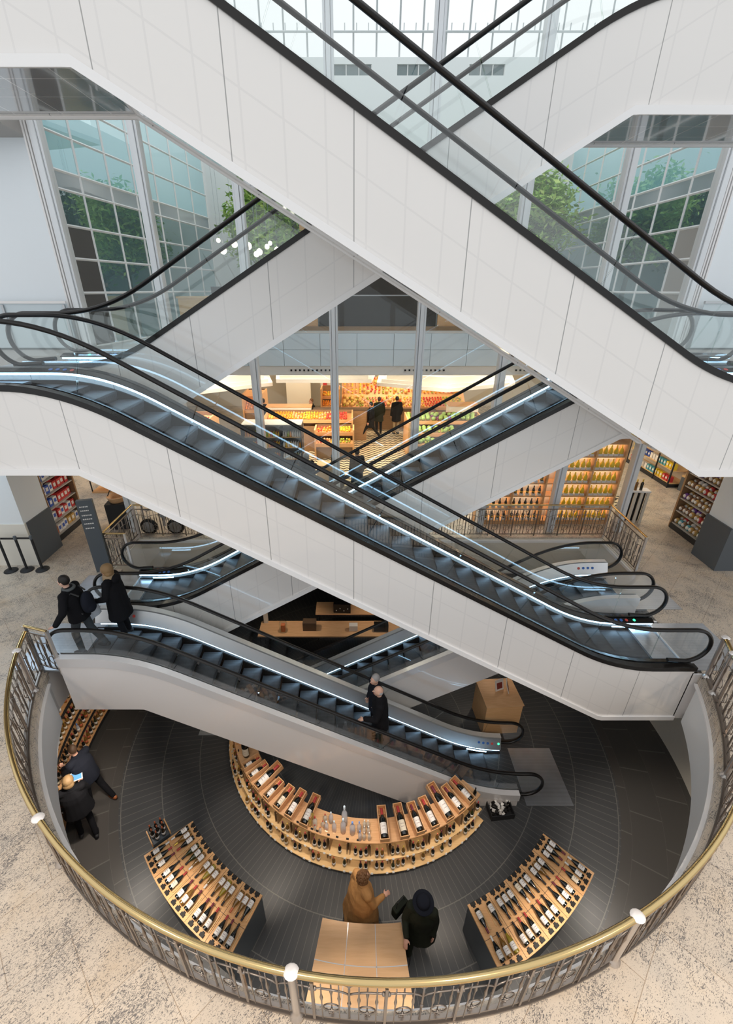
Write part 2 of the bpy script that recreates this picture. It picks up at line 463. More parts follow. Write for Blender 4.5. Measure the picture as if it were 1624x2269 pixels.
# courtyard / first floor slabs
fs = MB().box(-14, 16, 15.7, 27, 3.95, 4.98).box(-14, -4.75, 11.5, 15.7, 3.95, 4.98).box(6.2, 16, 11.5, 15.7, 3.95, 4.98)
tag(fs.build('floor_court', M['white_paint']), kind='structure')
fs = MB().box(-14, -5.85, 5.4, 11.3, 3.95, 5.0).box(-5.85, -4.75, 9.35, 11.3, 4.6, 5.0)
tag(fs.build('floor_upper_left', M['grey_wall']), kind='structure')
fs = MB().box(6.75, 16, 5.4, 11.3, 3.95, 5.0)
tag(fs.build('floor_upper_right', M['grey_wall']), kind='structure')
# fascia of the first floor over the produce hall
f = MB()
for i in range(9):
    x0 = -4.75 + i * 1.217
    f.box(x0 + .006, x0 + 1.211, 15.58, 15.66, 4.50, 5.0).box(x0 + .006, x0 + 1.211, 15.58, 15.66, 3.98, 4.492)
tag(f.build('trim_6', M['fascia_blue']), kind='structure')
tag(MB().box(-4.75, 6.2, 15.62, 15.7, 3.70, 3.97).box(-4.75, 6.2, 15.56, 15.7, 3.68, 3.72).build('trim_7', M['fascia_white']), kind='structure')
for g, x0 in enumerate((-2.1, 1.75, 5.5)):
    v = empty('air_vent', (x0, 15.6, 3.84), 0, ['row of small square air holes in the white strip, left of the centre columns', 'row of small square air holes in the white strip behind the right centre column', 'row of small square air holes beside the large crossing escalator'][g], 'vent')
    for k in range(10):
        MB().cbox((.145 * k, 0, 0), (.055, .05, .055)).build('vent_hole', M['black_matte'], v)
# full-height columns of the glass front
COLX = [-6.35, -4.40, -2.43, -.47, 1.60, 3.65, 5.70, 7.66]
for i, x in enumerate(COLX):
    c_ = MB().cbox((0, 0, 8.5), (.085, .30, 17)).cbox((-.075, 0, 8.5), (.045, .22, 17)).cbox((.075, 0, 8.5), (.045, .22, 17))
    tag(c_.build('wall_column', M['column_white'], None, (x, 11.4, 0)), kind='structure')
# glass between the columns
for i in range(7):
    x0, x1 = COLX[i] + .1, COLX[i + 1] - .1
    root = tag(empty('window_%d' % (i + 1), ((x0 + x1) / 2, 11.4, 0)), kind='structure')
    h = (x1 - x0) / 2
    MB().box(-h, h, -.006, .006, .05, 17).build('window_pane', M['glass_clear'], root)
# left and right end walls of the glass front
box_s('wall_upper_left', -14, -6.62, 11.5, 11.7, 5, 9.2, M['white_wall'])
w_ = MB()
for k in range(4): w_.box(-6.62 + k * .05, -6.585 + k * .05, 11.36 - .0 + k * .02, 11.6, 5, 12)
tag(w_.build('trim_8', M['white_trim']), kind='structure')
box_s('wall_upper_right', 7.95, 16, 11.5, 11.7, 5, 18, M['white_wall'])
w_ = MB()
for k in range(4): w_.box(7.80 + k * .05, 7.835 + k * .05, 11.42 - k * .02, 11.6, 5, 17)
tag(w_.build('trim_9', M['white_trim']), kind='structure')
# second floor edge at the left, rounded underside
e_ = MB()
pr = [(10.4, 9.6), (10.4, 9.35), (10.55, 9.18), (10.8, 9.08), (11.5, 9.05), (11.5, 12), (10.4, 12)]
vs = [(x, a, b) for x in (-14, -6.62) for a, b in pr]; n_ = len(pr)
e_.add(vs, [tuple(range(n_)), tuple(range(n_, 2 * n_))[::-1]] + [(i, (i + 1) % n_, n_ + (i + 1) % n_, n_ + i) for i in range(n_)])
tag(e_.build('ceiling_upper_left', M['grey_wall']), kind='structure')

# ---------------------------------------------------------------- courtyard wings (window walls running away from us)
def wing(idx, ox, dx, out, side):
    """window wall from (ox, 11.62) running back; out = side on which the rooms lie"""
    root = tag(empty('window_%d' % idx, (0, 0, 0)), kind='structure')
    ys = [11.62 + 1.13 * i for i in range(8)]
    zs = [5.0, 6.21, 6.93, 7.59, 8.28, 8.63, 9.31, 10.0, 10.7]
    X = lambda y: ox + dx * (y - 11.62)
    fr = MB(); pn = MB(); bd = MB(); ln = (1 + dx * dx) ** .5
    for y in ys:
        fr.tube([(X(y), y, 5), (X(y), y, 10.7)], .034, 4)
    for z in zs:
        fr.tube([(X(ys[0]), ys[0], z), (X(ys[-1]), ys[-1], z)], .030, 4)
    for a in range(7):
        for b in range(len(zs) - 1):
            q = [(X(ys[a]), ys[a], zs[b]), (X(ys[a + 1]), ys[a + 1], zs[b]), (X(ys[a + 1]), ys[a + 1], zs[b + 1]), (X(ys[a]), ys[a], zs[b + 1])]
            if b == 4:
                bd.add(q + [(p[0] + out * .05, p[1], p[2]) for p in q], [(0, 1, 2, 3), (7, 6, 5, 4), (0, 4, 5, 1), (1, 5, 6, 2), (2, 6, 7, 3), (3, 7, 4, 0)])
            elif b < 3 and a == 0: continue
            else:
                # panes sit at very slightly different tilts, as glazing does
                t1 = out * random.uniform(-.0012, .0012); t2 = out * random.uniform(-.0012, .0012)
                q = [(p[0] + (t1 if i in (0, 1) else t2), p[1], p[2]) for i, p in enumerate(q)]
                pn.add(q, [(0, 1, 2, 3)])
    fr.build('window_frame', M['frame_white'], root); pn.build('window_pane', M['pane_teal'], root)
    bd.build('spandrel_band', M['band_blue'], root)
    y0, y1 = ys[0], ys[1]
    dp = MB().add([(X(y0) , y0, 5), (X(y1), y1, 5), (X(y1), y1, 7.59), (X(y0), y0, 7.59)] + [(X(y0) + out * .1, y0, 5), (X(y1) + out * .1, y1, 5), (X(y1) + out * .1, y1, 7.59), (X(y0) + out * .1, y0, 7.59)],
                  [(0, 1, 2, 3), (7, 6, 5, 4), (0, 4, 5, 1), (1, 5, 6, 2), (2, 6, 7, 3), (3, 7, 4, 0)])
    dp.build('door_panel', M['dark_panel'] if side < 0 else M['grey_wall'], root)
    b_ = MB()
    xx = [X(ys[0]) + out * 2.2, X(ys[-1]) + out * 2.2]
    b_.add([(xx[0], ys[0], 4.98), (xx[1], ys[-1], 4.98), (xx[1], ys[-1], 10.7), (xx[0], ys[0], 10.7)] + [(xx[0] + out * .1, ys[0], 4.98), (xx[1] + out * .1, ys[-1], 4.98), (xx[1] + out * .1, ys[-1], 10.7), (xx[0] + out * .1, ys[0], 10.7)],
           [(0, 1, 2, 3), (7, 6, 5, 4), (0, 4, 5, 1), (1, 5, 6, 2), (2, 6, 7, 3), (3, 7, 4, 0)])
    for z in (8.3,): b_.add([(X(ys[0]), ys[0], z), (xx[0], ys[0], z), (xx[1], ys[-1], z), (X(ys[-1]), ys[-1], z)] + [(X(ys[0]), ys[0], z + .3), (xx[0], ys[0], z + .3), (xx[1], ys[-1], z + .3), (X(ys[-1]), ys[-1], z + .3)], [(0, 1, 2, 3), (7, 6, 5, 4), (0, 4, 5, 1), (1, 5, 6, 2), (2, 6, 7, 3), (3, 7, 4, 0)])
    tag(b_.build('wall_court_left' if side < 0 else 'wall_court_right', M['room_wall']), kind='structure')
mat('dark_panel', (.045, .036, .030), .5); mat('room_wall', (.62, .80, .84), .7); mat('court_white', (.93, .94, .94), .5)  # room_wall is pale teal to stand in for sky reflected in the panes
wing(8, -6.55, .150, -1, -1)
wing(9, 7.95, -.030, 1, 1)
# back of the court: white building, narrow windows, glazed upper storey
bk = MB()
SEG = [(-7.5, -2.2), (-.6, 0), (0.6, 1.4), (2.5, 3.8), (5.0, 9.5)]
bk.box(-9, 10, 19.6, 19.9, 4.98, 12.60).box(-9, 10, 19.6, 19.9, 12.88, 13.05)
for a, b in [(-9, -6.8), (-5.4, -.66), (.60, 1.43), (2.5, 3.8), (4.98, 10)]: bk.box(a, b, 19.6, 19.9, 12.60, 12.88)
tag(bk.build('wall_court_back', M['court_white']), kind='structure')
for i, (a, b) in enumerate([(-.66, .60), (1.43, 2.5), (3.8, 4.98)]):
    root = tag(empty('window_%d' % (10 + i), ((a + b) / 2, 19.7, 12.74)), kind='structure')
    h = (b - a) / 2
    MB().box(-h, h, -.02, .02, -.14, .14).build('window_pane', M['window_glass'], root)
    f = MB()
    for k in range(4): f.cbox((-h + 2 * h * k / 3, -.05, 0), (.03, .05, .28))
    f.build('window_frame', M['white_trim'], root)
root = tag(empty('window_13', (0, 19.75, 13.05)), kind='structure')
f = MB()
for k in range(22): f.tube([(-7.5 + .75 * k, 0, 0), (-7.5 + .75 * k, 0, 7)], .03, 4)
f.tube([(-8, -.1, .62), (9, -.1, .62)], .03, 6)
for k in range(44): f.cbox((-7.5 + .38 * k, -.1, .72), (.03, .03, .2))
for k in range(4): f.tube([(-8, 0, 1.9 + 1.6 * k), (9, 0, 1.9 + 1.6 * k)], .02, 4)
f.build('window_frame', M['window_grey'] if 'window_grey' in M else mat('window_grey', (.66, .69, .70), .5), root)
tag(MB().box(-3.0, 4.2, 16.9, 16.95, 4.98, 5.12).build('trim_10', M['oak_dark']), kind='structure')
# dark room front behind the first floor fascia
k_ = MB().box(-1.2, 2.9, 17.0, 17.3, 4.98, 8.6)
tag(k_.build('wall_dark_front', M['dark_panel']), kind='structure')
for a, b in ((-1.75, -1.25), (2.95, 3.9)):
    tag(MB().box(a, b, 17.0, 17.1, 4.98, 8.2).build('door_1', M['oak']), kind='structure')

tag(MB().box(-4.5, -2.1, 11.5, 15.8, 10.0, 10.12).build('trim_14', M['white_trim']), kind='structure')
# ================================================================ escalators
T30 = math.tan(R(30))
def ramp(s, w=.75):
    if s < -w: return 0.
    if s > w: return s
    return (s + w) ** 2 / (4 * w)
def escalator(label, xlo, sgn, zlo, zhi, yface, tb_lo, tb_hi, style, ext_lo=1.65, ext_hi=1.65, face_lo=1.25, face_hi=2.2, clad='clad_a', flat_end=False):
    """xlo: x of the lower bend; sgn +1 when it rises to the right; tb: height of truss bottom at the lower / upper landing"""
    L = (zhi - zlo) / T30
    root = empty('escalator', (xlo, yface, zlo), 0, label, 'escalator')
    H = zhi - zlo
    P = lambda s: T30 * (ramp(s) - ramp(s - L))                    # height of the tread line
    SL = lambda s: (P(s + .05) - P(s - .05)) / .1 / T30             # 0 flat .. 1 full slope
    def samples(a, b, step=.16):
        n_ = max(1, int((b - a) / step)); return [a + (b - a) * i / n_ for i in range(n_ + 1)]
    def sweep(mb, a, b, y0, y1, lo, hi, step=.16, lean=False):
        """rectangular section swept along the tread line; lo / hi: functions or offsets"""
        vs = []; fs = []; ss = samples(a, b, step)
        for s_ in ss:
            l_ = lo(s_) if callable(lo) else P(s_) + lo
            h_ = hi(s_) if callable(hi) else P(s_) + hi
            vs += [(sgn * s_, y0, l_), (sgn * s_, y1, l_), (sgn * s_, y1, h_), (sgn * s_, y0, h_)]
        for i in range(len(ss) - 1):
            q = i * 4
            for k in range(4): fs.append((q + k, q + (k + 1) % 4, q + 4 + (k + 1) % 4, q + 4 + k))
        fs += [(0, 3, 2, 1), tuple(len(vs) - 4 + k for k in range(4))]
        mb.add(vs, fs)
    # near rail .12 behind the face, far rail 1.25 further
    YN, YF, YE = .12, 1.37, 1.49
    C = style == 'C'
    deck_lo, deck_hi = (.20, .40) if C else (.10, .185)
    deck_m = M['silver_white'] if C else M['black_gloss']
    bot = lambda s_: (tb_lo - zlo) + max(0, min(s_, L_b)) * (tb_hi - tb_lo) / L_b if not flat_end else max(-.0 + (0.001), (tb_hi - zlo) - (L_b - s_) * T30 if s_ < L_b else tb_hi - zlo)
    L_b = L
    s0, s1 = -face_lo, L + face_hi
    # cladding: near and far side, underside
    for nm, ya, yb in (('side_panel', 0., .04), ('side_panel', YE - .04, YE)):
        mb = MB(); sweep(mb, s0, s1, ya, yb, bot, deck_lo, .1)
        mb.build(nm, M[clad], root, sa=30)
    if not flat_end:
        mb = MB(); sweep(mb, s0, s1, .041, YE - .041, lambda s_: bot(s_) + .01, lambda s_: bot(s_) + .06, .1)
        mb.build('soffit_panel', M['soffit'], root, sa=30)
        mb = MB(); sweep(mb, s0, s1, -.03, 0., lambda s_: bot(s_) - .03, lambda s_: bot(s_) + .07, .1)
        mb.build('edge_trim', M['white_trim'], root, sa=30)
        mb = MB(); sweep(mb, s0, s1, YE, YE + .03, lambda s_: bot(s_) - .03, lambda s_: bot(s_) + .07, .1)
        mb.build('edge_trim', M['white_trim'], root, sa=30)
        for s_ in (s0, s1):
            e_ = MB(); q = [(sgn * s_, 0, bot(s_)), (sgn * s_, YE, bot(s_)), (sgn * s_, YE, P(s_) + deck_lo - .06), (sgn * s_, 0, P(s_) + deck_lo - .06)]
            e_.add(q + [(x_ + .02 * sgn * (1 if s_ < 0 else -1), y_, z_) for x_, y_, z_ in q], [(0, 1, 2, 3), (7, 6, 5, 4), (0, 4, 5, 1), (1, 5, 6, 2), (2, 6, 7, 3), (3, 7, 4, 0)])
            e_.build('end_panel', M['clad_plain'], root)
    if style == 'B':
        for ya in (0., YE - .04):
            mb = MB(); sweep(mb, s0 - .28, s0, ya, ya + .04, bot, -.008, .1); mb.build('side_extension', M['clad_plain'], root)
    # inner wells hiding the machinery
    mb = MB(); sweep(mb, s0, s1, YN + .10, YN + .13, -.75 if not flat_end else lambda s_: max(P(s_) - .5, .01), .02); mb.build('skirt', M['black_gloss'], root)
    mb = MB(); sweep(mb, s0, s1, YF - .13, YF - .10, -.75 if not flat_end else lambda s_: max(P(s_) - .5, .01), .02); mb.build('skirt', M['black_gloss'], root)
    # outer decks and inner sloping decks
    for far in (0, 1):
        f_ = (lambda y_: YE - y_) if far else (lambda y_: y_)
        mb = MB()
        a_, b_ = sorted((f_(-.02), f_(.10))); sweep(mb, s0 - .02, s1, a_, b_, deck_lo, deck_hi)
        mb.build('outer_deck', deck_m, root, sa=30)
        # inner deck, sloping down to the skirt
        vs = []; fs = []; ss = samples(s0, s1)
        for s_ in ss:
            p = P(s_)
            for y_, z_ in ((.14, deck_hi), (.25, .15), (.25, .135), (.14, .12)): vs.append((sgn * s_, f_(y_), p + z_))
        for i in range(len(ss) - 1):
            q = i * 4
            for k in range(4): fs.append((q + k, q + (k + 1) % 4, q + 4 + (k + 1) % 4, q + 4 + k))
        fs += [(0, 3, 2, 1), tuple(len(vs) - 4 + k for k in range(4))]
        MB().add(vs, fs).build('inner_deck', M['silver'] if C else M['black_gloss'], root, sa=30)
        # light strip
        mb = MB(); a_, b_ = sorted((f_(.225), f_(.240))); lw = .009 if C else .015
        sweep(mb, s0 + .03, s1 - .1, a_, b_, .112 - lw, .112 + lw, .16)
        mb.build('light_strip', M['led'], root)
        mb = MB(); a_, b_ = sorted((f_(.241), f_(.254)))
        sweep(mb, s0 + .35, s0 + .85, a_, b_, .035, .06, .16); mb.build('comb_light', M['led'], root)
        # glass
        y0 = f_(.113); g_ = []
        gs0, gs1 = -ext_lo + .02, L + ext_hi - .02
        r_ = .36; hz = .91
        def col(s_):
            p = P(s_); d0 = max(0, (gs0 + r_) - s_, s_ - (gs1 - r_)); d0 = min(d0, r_ * .995)
            k_ = r_ - math.sqrt(r_ * r_ - d0 * d0)
            return s_, p + deck_hi - .05 + (k_ * .9 if d0 > 0 else 0), p + hz - k_
        marks = [gs0, gs0 + 1.0]
        while marks[-1] + 1.3 < gs1 - .7: marks.append(marks[-1] + 1.3)
        marks.append(gs1)
        for a_, b_ in zip(marks[:-1], marks[1:]):
            vs = []; fs = []; ss = samples(a_ + .006, b_ - .006, .09)
            for s_ in ss:
                _, zl, zt = col(s_); sh = .30 * SL(s_)
                st = s_ - sh; zt2 = col(min(max(st, gs0), gs1))[2] if sh > .01 else zt
                for y_ in (y0 - .005, y0 + .005): vs += [(sgn * s_, y_, zl), (sgn * st, y_, zt2)]
            for i in range(len(ss) - 1):
                q = i * 4
                fs += [(q, q + 1, q + 5, q + 4), (q + 2, q + 6, q + 7, q + 3)]
            mb = MB().add(vs, fs)
            q = len(vs) - 4
            mb.slot(1).add([vs[0], vs[1], vs[3], vs[2]], [(0, 1, 2, 3)]).add([vs[q], vs[q + 1], vs[q + 3], vs[q + 2]], [(0, 1, 2, 3)])
            mb.build('glass_panel', [M['glass_rail'], M['glass_edge']], root)
        # handrail: along the top, round both ends and back under
        pts = []
        ra = .36; cz = .95 - ra
        xe = gs0 + ra
        for a in range(-75, 91, 11):
            pts.append((-1, a))
        path = [(xe - ra * math.cos(R(a)), cz + ra * math.sin(R(a))) for a in range(-84, 90, 9)]
        path = [(xe + .30, .26)] + path
        path += [(s_, P(s_) + .95) for s_ in samples(xe + .05, gs1 - ra - .05, .16)]
        path += [(gs1 - ra + ra * math.cos(R(a)), P(gs1) + cz + ra * math.sin(R(a))) for a in range(90, -85, -9)]
        path += [(gs1 - ra - .30, P(gs1) + .26)]
        MB().tube([(sgn * a, y0, b) for a, b in path], .033, 8, ell=1.25).build('handrail', M['black_rubber'], root)
        # sign discs near the ends
        for end, b0 in ((-1, -ext_lo + .75), (1, L + .5)):
            for k in range(4):
                x_ = b0 + k * .11; p = P(x_)
                if far:
                    d = MB(); Mx = Matrix.Translation((sgn * x_, YE - .19, p + deck_hi - .4545 * (deck_hi - .15) + .001)) @ Matrix.Rotation(math.atan2(deck_hi - .15, .11), 4, 'X')
                    d.lathe([(.032, 0), (.032, .006)], 10, Mx); d.build('safety_sticker', M['sticker_red'] if k == 0 else M['sticker_blue'], root)
                if far and end < 0:
                    x_ = b0 - .16; Mx = Matrix.Translation((sgn * x_, YE - .19, P(x_) + deck_hi - .4545 * (deck_hi - .15) + .001)) @ Matrix.Rotation(math.atan2(deck_hi - .15, .11), 4, 'X')
                    if k == 3: MB().lathe([(.028, 0), (.028, .006)], 10, Mx).build('signal_light', M['signal_green'], root)
    # steps
    st0 = .1; proto = None; dlt = .40; k = 0
    mb = MB().box(-.20, .20, YN + .14, YF - .14, -.03, 0)
    pr = [(0.20 * -1, 0), (-.20, -.02), (-.185, -.12), (-.15, -.231)]
    pr2 = [(x_ + .02, z_) for x_, z_ in pr[::-1]]
    poly = pr + pr2
    vs = [(x_, y_, z_) for y_ in (YN + .14, YF - .14) for x_, z_ in poly]; n_ = len(poly)
    mb.add(vs, [tuple(range(n_)), tuple(range(n_, 2 * n_))[::-1]] + [(i, (i + 1) % n_, n_ + (i + 1) % n_, n_ + i) for i in range(n_)])
    # nosing line
    sme = None
    s_ = -.9
    while s_ < L + 1.1:
        z_ = P(s_) - .04
        if sme is None:
            o = mb.build('step', M['tread'], root, (sgn * s_, 0, z_), (0, 0, 0)); sme = o
            if sgn < 0: o.scale = (-1, 1, 1)
        else:
            o = sme.copy(); COL.objects.link(o); o.parent = root; o.location = (sgn * s_, 0, z_)
        s_ += dlt
    # floor plates (top flush with the floors)
    MB().box(*sorted((sgn * -.95, sgn * (-2.6 if not flat_end else -2.0))), -.0 + (.1 if not C else .0), YE - .1, -.04, .008).build('landing_plate', M['landing_plate'], root)
    MB().box(*sorted((sgn * (L + 1.15), sgn * (L + 2.3))), .1, YE - .1, -.04, .008).build('landing_plate', M['landing_plate'], root).location.z = H
    return root
mat('sticker_blue', (.05, .16, .5), .4); mat('sticker_red', (.6, .08, .06), .4); mat('signal_green', (.05, .6, .25), .4, emit=(.05, .9, .35), es=2)

Y1, Y2 = 5.93, 7.68
escalator('long black decked escalator crossing the middle in front, rising to the left', 4.75, -1, 0, 5.0, Y1, -1.15, 3.95, 'B', clad='clad_a', face_hi=2.2, face_lo=1.45)
escalator('huge white clad escalator across the top, rising to the upper left corner', 4.93, -1, 5.0, 9.46, Y1, 3.93, 8.29, 'A', clad='clad_a', face_lo=3.0, face_hi=3.2)
escalator('lower front escalator with silver deck carrying two riders down to the wine cellar', 2.91, -1, -4.0, 0, Y1, -4.0, -.91, 'C', ext_lo=1.25, ext_hi=1.45, face_lo=.72, face_hi=1.3, flat_end=True, clad='clad_plain')
escalator('rear escalator behind the top crossing, rising to the upper right corner', -4.0, 1, 5.0, 9.46, Y2, 3.93, 8.40, 'A', clad='clad_b', face_lo=1.6, face_hi=3.2)
escalator('rear black decked escalator rising right, in front of the produce hall', -3.9, 1, 0, 5.0, Y2, -1.15, 3.95, 'B', clad='clad_b', face_lo=1.3, face_hi=2.4)
escalator('rear lower escalator going down left to the wine cellar behind the riders', -2.0, 1, -4.0, 0, Y2, -4.0, -.95, 'C', ext_lo=1.25, ext_hi=1.5, face_lo=.72, face_hi=1.2, flat_end=True, clad='clad_plain')
# ================================================================ balustrades
def scroll_unit(wd):
    """one bay of the ornamental railing, local x along the rail, y thickness"""
    mb = MB(); h = wd / 2
    def bar(x, z0, z1, r=.009, y=0): mb.tube([(x, y, z0), (x, y, z1)], r, 6)
    mb.cbox((-h, 0, .44), (.026, .03, .80)); bar(0, .10, .86, .011)
    for sg in (-1, 1):
        for x, y in ((.5, .02), (.27, -.02), (.75, -.02)):
            x = sg * h * x
            mb.tube([(x, y, .1), (x, y, .30), (x, y, .50), (x, y, .58), (x, y, .66), (x, y, .86)], [.006, .006, .007, .016, .008, .006], 6)
        # springing arcs
        mb.tube([(sg * h * (1 - math.cos(R(a))) * 1.0, 0, .60 + .11 * math.sin(R(a))) for a in range(0, 91, 15)], .008, 5)
        mb.tube([(sg * .11 * (1 - math.cos(R(a))), 0, .76 + .09 * math.sin(R(a))) for a in range(0, 91, 18)], .008, 5)
        mb.tube([(sg * h * .5 + .075 * math.cos(R(a)), 0, .30 + .085 * math.sin(R(a))) for a in range(0, 360, 30)], .007, 5, closed=True)
        mb.tube([(sg * (h * .5 + .02 * math.cos(R(a)) * (a / 200.)), .015, .16 + .035 * math.sin(R(a)) * a / 200.) for a in range(30, 331, 30)], .006, 5)
        mb.sphere((sg * h * .93, 0, .70), .02, 6, 5); mb.sphere((sg * h * .5, .01, .21), .016, 6, 5)
    mb.sphere((0, 0, .42), .02, 6, 5)
    return mb
def post_parts(root, loc, rz=0, h=.95):
    p = MB().lathe([(.075, 0), (.075, .02), (.045, .05), (.042, .10), (.042, h - .05), (.05, h - .02)], 14).build('post', M['post_steel'], root, loc)
    MB().sphere((0, 0, 0), .062, 14, 6, (1.15, 1.0, .38)).build('post_cap', M['cap_white'], p, (0, 0, h + .005))
    return p
ring = empty('balustrade', (RCX, RCY, 0), 0, 'long curved balustrade with brass handrail round the near side of the opening', 'balustrade')
RB = 6.44
A0, A1 = -71.6, 70.6
nU = 24; ua = (A1 - A0) / nU
wd = RB * R(ua)
um = scroll_unit(wd).mesh('scroll_panel', M['bronze_steel'])
for i in range(nU):
    a = A0 + ua * (i + .5)
    link('scroll_panel', um, ring, (RB * math.sin(R(a)), -RB * math.cos(R(a)), 0), (0, 0, R(a)))
MB().tube([(x, y, .915) for x, y in arcpts(RB, A0, A1, 90, 0, 0)], .034, 10).build('handrail', M['brass'], ring)
MB().arcslab(0, 0, RB - .012, RB + .012, R(A0), R(A1), .86, .885, 90).build('upper_rail', M['bronze_steel'], ring)
MB().arcslab(0, 0, RB - .016, RB + .016, R(A0), R(A1), .085, .11, 90).build('middle_rail', M['bronze_steel'], ring)
MB().arcslab(0, 0, RB - .03, RB + .03, R(A0), R(A1), .0, .03, 90).build('bottom_rail', M['bronze_steel'], ring)
for a in (-67.2, -37.6, -8.0, 21.6, 51.2, 66.6, 70.2):
    post_parts(ring, (RB * math.sin(R(a)), -RB * math.cos(R(a)), 0), h=.93)
def straight_rail(name_label, p0, p1, posts=True, glassy=False):
    p0 = Vector((*p0, 0)); p1 = Vector((*p1, 0)); d = p1 - p0; L_ = d.length; az = math.atan2(d.y, d.x)
    root = empty('balustrade', p0, az, name_label, 'balustrade')
    n_ = max(1, round(L_ / .66)); w_ = L_ / n_
    me = scroll_unit(w_).mesh('scroll_panel', M['bronze_steel'])
    for i in range(n_): link('scroll_panel', me, root, (w_ * (i + .5), 0, 0))
    MB().tube([(0, 0, 1.0), (L_, 0, 1.0)], .024, 8).build('handrail', M['brass'], root)
    MB().box(0, L_, -.012, .012, .86, .885).box(0, L_, -.014, .014, .085, .11).build('cross_rail', M['bronze_steel'], root)
    for x in (0, L_): MB().box(x - .025, x + .025, -.025, .025, 0, 1.0).build('post', M['post_steel'], root)
    return root
straight_rail('straight brass topped railing along the back of the opening before the yellow bottles', (-6.05, 10.99), (7.08, 10.99))
straight_rail('short railing on the right edge of the opening, beside the white slatted stand', (7.08, 10.99), (7.0, 9.22))
straight_rail('short railing on the left edge of the opening, beside the dark sign post', (-6.1, 9.42), (-6.1, 10.99))
straight_rail('very short railing piece between the dark sign post and the rear escalator loop', (-6.1, 9.40), (-5.55, 9.40))
straight_rail('small framed railing end joining the curved balustrade to the lower escalator', (-5.80, 6.10), (-5.32, 5.96))

# ================================================================ wine bottles
def bottle_mesh(name, kind, mats, hgt=.31, full=True):
    """standing on z=0, axis z; slots: 0 glass, 1 label, 2 capsule"""
    k = hgt / .31
    if kind == 'bordeaux': pr = [(.036, 0), (.0385, .008), (.0385, .19), (.034, .205), (.016, .235), (.0145, .245)]
    elif kind == 'burgundy': pr = [(.038, 0), (.0415, .01), (.0415, .14), (.036, .175), (.020, .225), (.0145, .25)]
    else: pr = [(.034, 0), (.036, .008), (.036, .17), (.03, .20), (.017, .22), (.0145, .235)]
    mb = MB(); mb.lathe([(r * k, z * k) for r, z in pr] + [(.014 * k, .262 * k)], 12)
    if full:
        mb.slot(1).lathe([(pr[2][0] * k + .0012, .045 * k), (pr[2][0] * k + .0012, .125 * k)], 12)
        mb.slot(2).lathe([(.0150 * k, .25 * k), (.0158 * k, .256 * k), (.0158 * k, .306 * k), (.0148 * k, .31 * k)], 10)
    return mb.mesh(name, mats)
mat('bottle_dark', (.006, .008, .008), .08, 0, .6, .5); mat('bottle_green', (.03, .035, .008), .1, 0, .6, .5)
mat('bottle_yellow_green', (.30, .22, .02), .12, 0, .6, .4); mat('bottle_amber', (.20, .10, .02), .12, 0, .6, .4)
mat('capsule_red', (.45, .05, .05), .4); mat('capsule_dark', (.02, .015, .015), .35); mat('capsule_white', (.8, .78, .75), .4)
mat('capsule_wine', (.18, .03, .05), .4); mat('capsule_gold', (.7, .5, .1), .3, .6); mat('capsule_orange', (.6, .16, .07), .4)
mat('capsule_blue', (.15, .30, .75), .4); mat('capsule_ice', (.62, .74, .86), .3)
mat('label_cream', (.80, .72, .58), .6); mat('label_red', (.7, .08, .06), .5); mat('champ_yellow', (.92, .60, .03), .4)
mat('label_print', (.35, .25, .25), .6)
def parted_bottle(kind, glass_m, label_m, cap_m, hgt=.31, name='wine_bottle'):
    """a bottle as glass body with label and capsule children, lying or standing by its root matrix"""
    k = hgt / .31
    if kind == 'bordeaux': pr = [(.036, 0), (.0385, .008), (.0385, .19), (.034, .205), (.016, .235), (.0145, .245)]
    else: pr = [(.038, 0), (.0415, .01), (.0415, .14), (.036, .175), (.020, .225), (.0145, .25)]
    b = MB().lathe([(r * k, z * k) for r, z in pr] + [(.0142 * k, .30 * k)], 14).build(name, M[glass_m])
    R_ = pr[2][0] * k + .0015
    lb = MB(); n_ = 10; z0, z1 = (.035 * k, .13 * k) if kind != 'bordeaux' else (.035 * k, .15 * k)
    vs = []
    for z in (z0, z1):
        for r in (R_, R_ - .001):
            vs += [(r * math.cos(R(-75 + 150 * i / n_)), r * math.sin(R(-75 + 150 * i / n_)), z) for i in range(n_ + 1)]
    m_ = n_ + 1; fs = []
    for i in range(n_):
        fs += [(i, i + 1, 2 * m_ + i + 1, 2 * m_ + i), (m_ + i, m_ + i + 1, 3 * m_ + i + 1, 3 * m_ + i)]
    lb.add(vs, fs, True).slot(1)
    for z in (z0 + (z1 - z0) * .62, z0 + (z1 - z0) * .35):
        a = 28
        lb.add([((R_ + .0006) * math.cos(R(q)), (R_ + .0006) * math.sin(R(q)), zz) for zz in (z, z + .006 * k) for q in (-a, -a / 3, a / 3, a)], [(0, 1, 5, 4), (1, 2, 6, 5), (2, 3, 7, 6)])
    lb.build('label', [M[label_m], M['label_print']], b)
    MB().lathe([(.0150 * k, .235 * k), (.0162 * k, .245 * k), (.0162 * k, .305 * k), (.0150 * k, .311 * k)], 12).build('capsule', M[cap_m], b)
    reg(b)
    return b
def lie(o, x, y, z, ang, up=0.):
    """lay a bottle: ang = heading of the neck in plan, label upward, up = rise of the neck"""
    d = Vector((math.cos(ang) * math.cos(up), math.sin(ang) * math.cos(up), math.sin(up)))
    side = Vector((-math.sin(ang), math.cos(ang), 0)); upv = d.cross(side)
    if upv.z < 0: upv = -upv; side = -side
    m_ = Matrix((( upv.x, d.cross(upv).x, d.x), (upv.y, d.cross(upv).y, d.y), (upv.z, d.cross(upv).z, d.z)))
    o.rotation_euler = m_.to_euler(); o.location = (x, y, z)
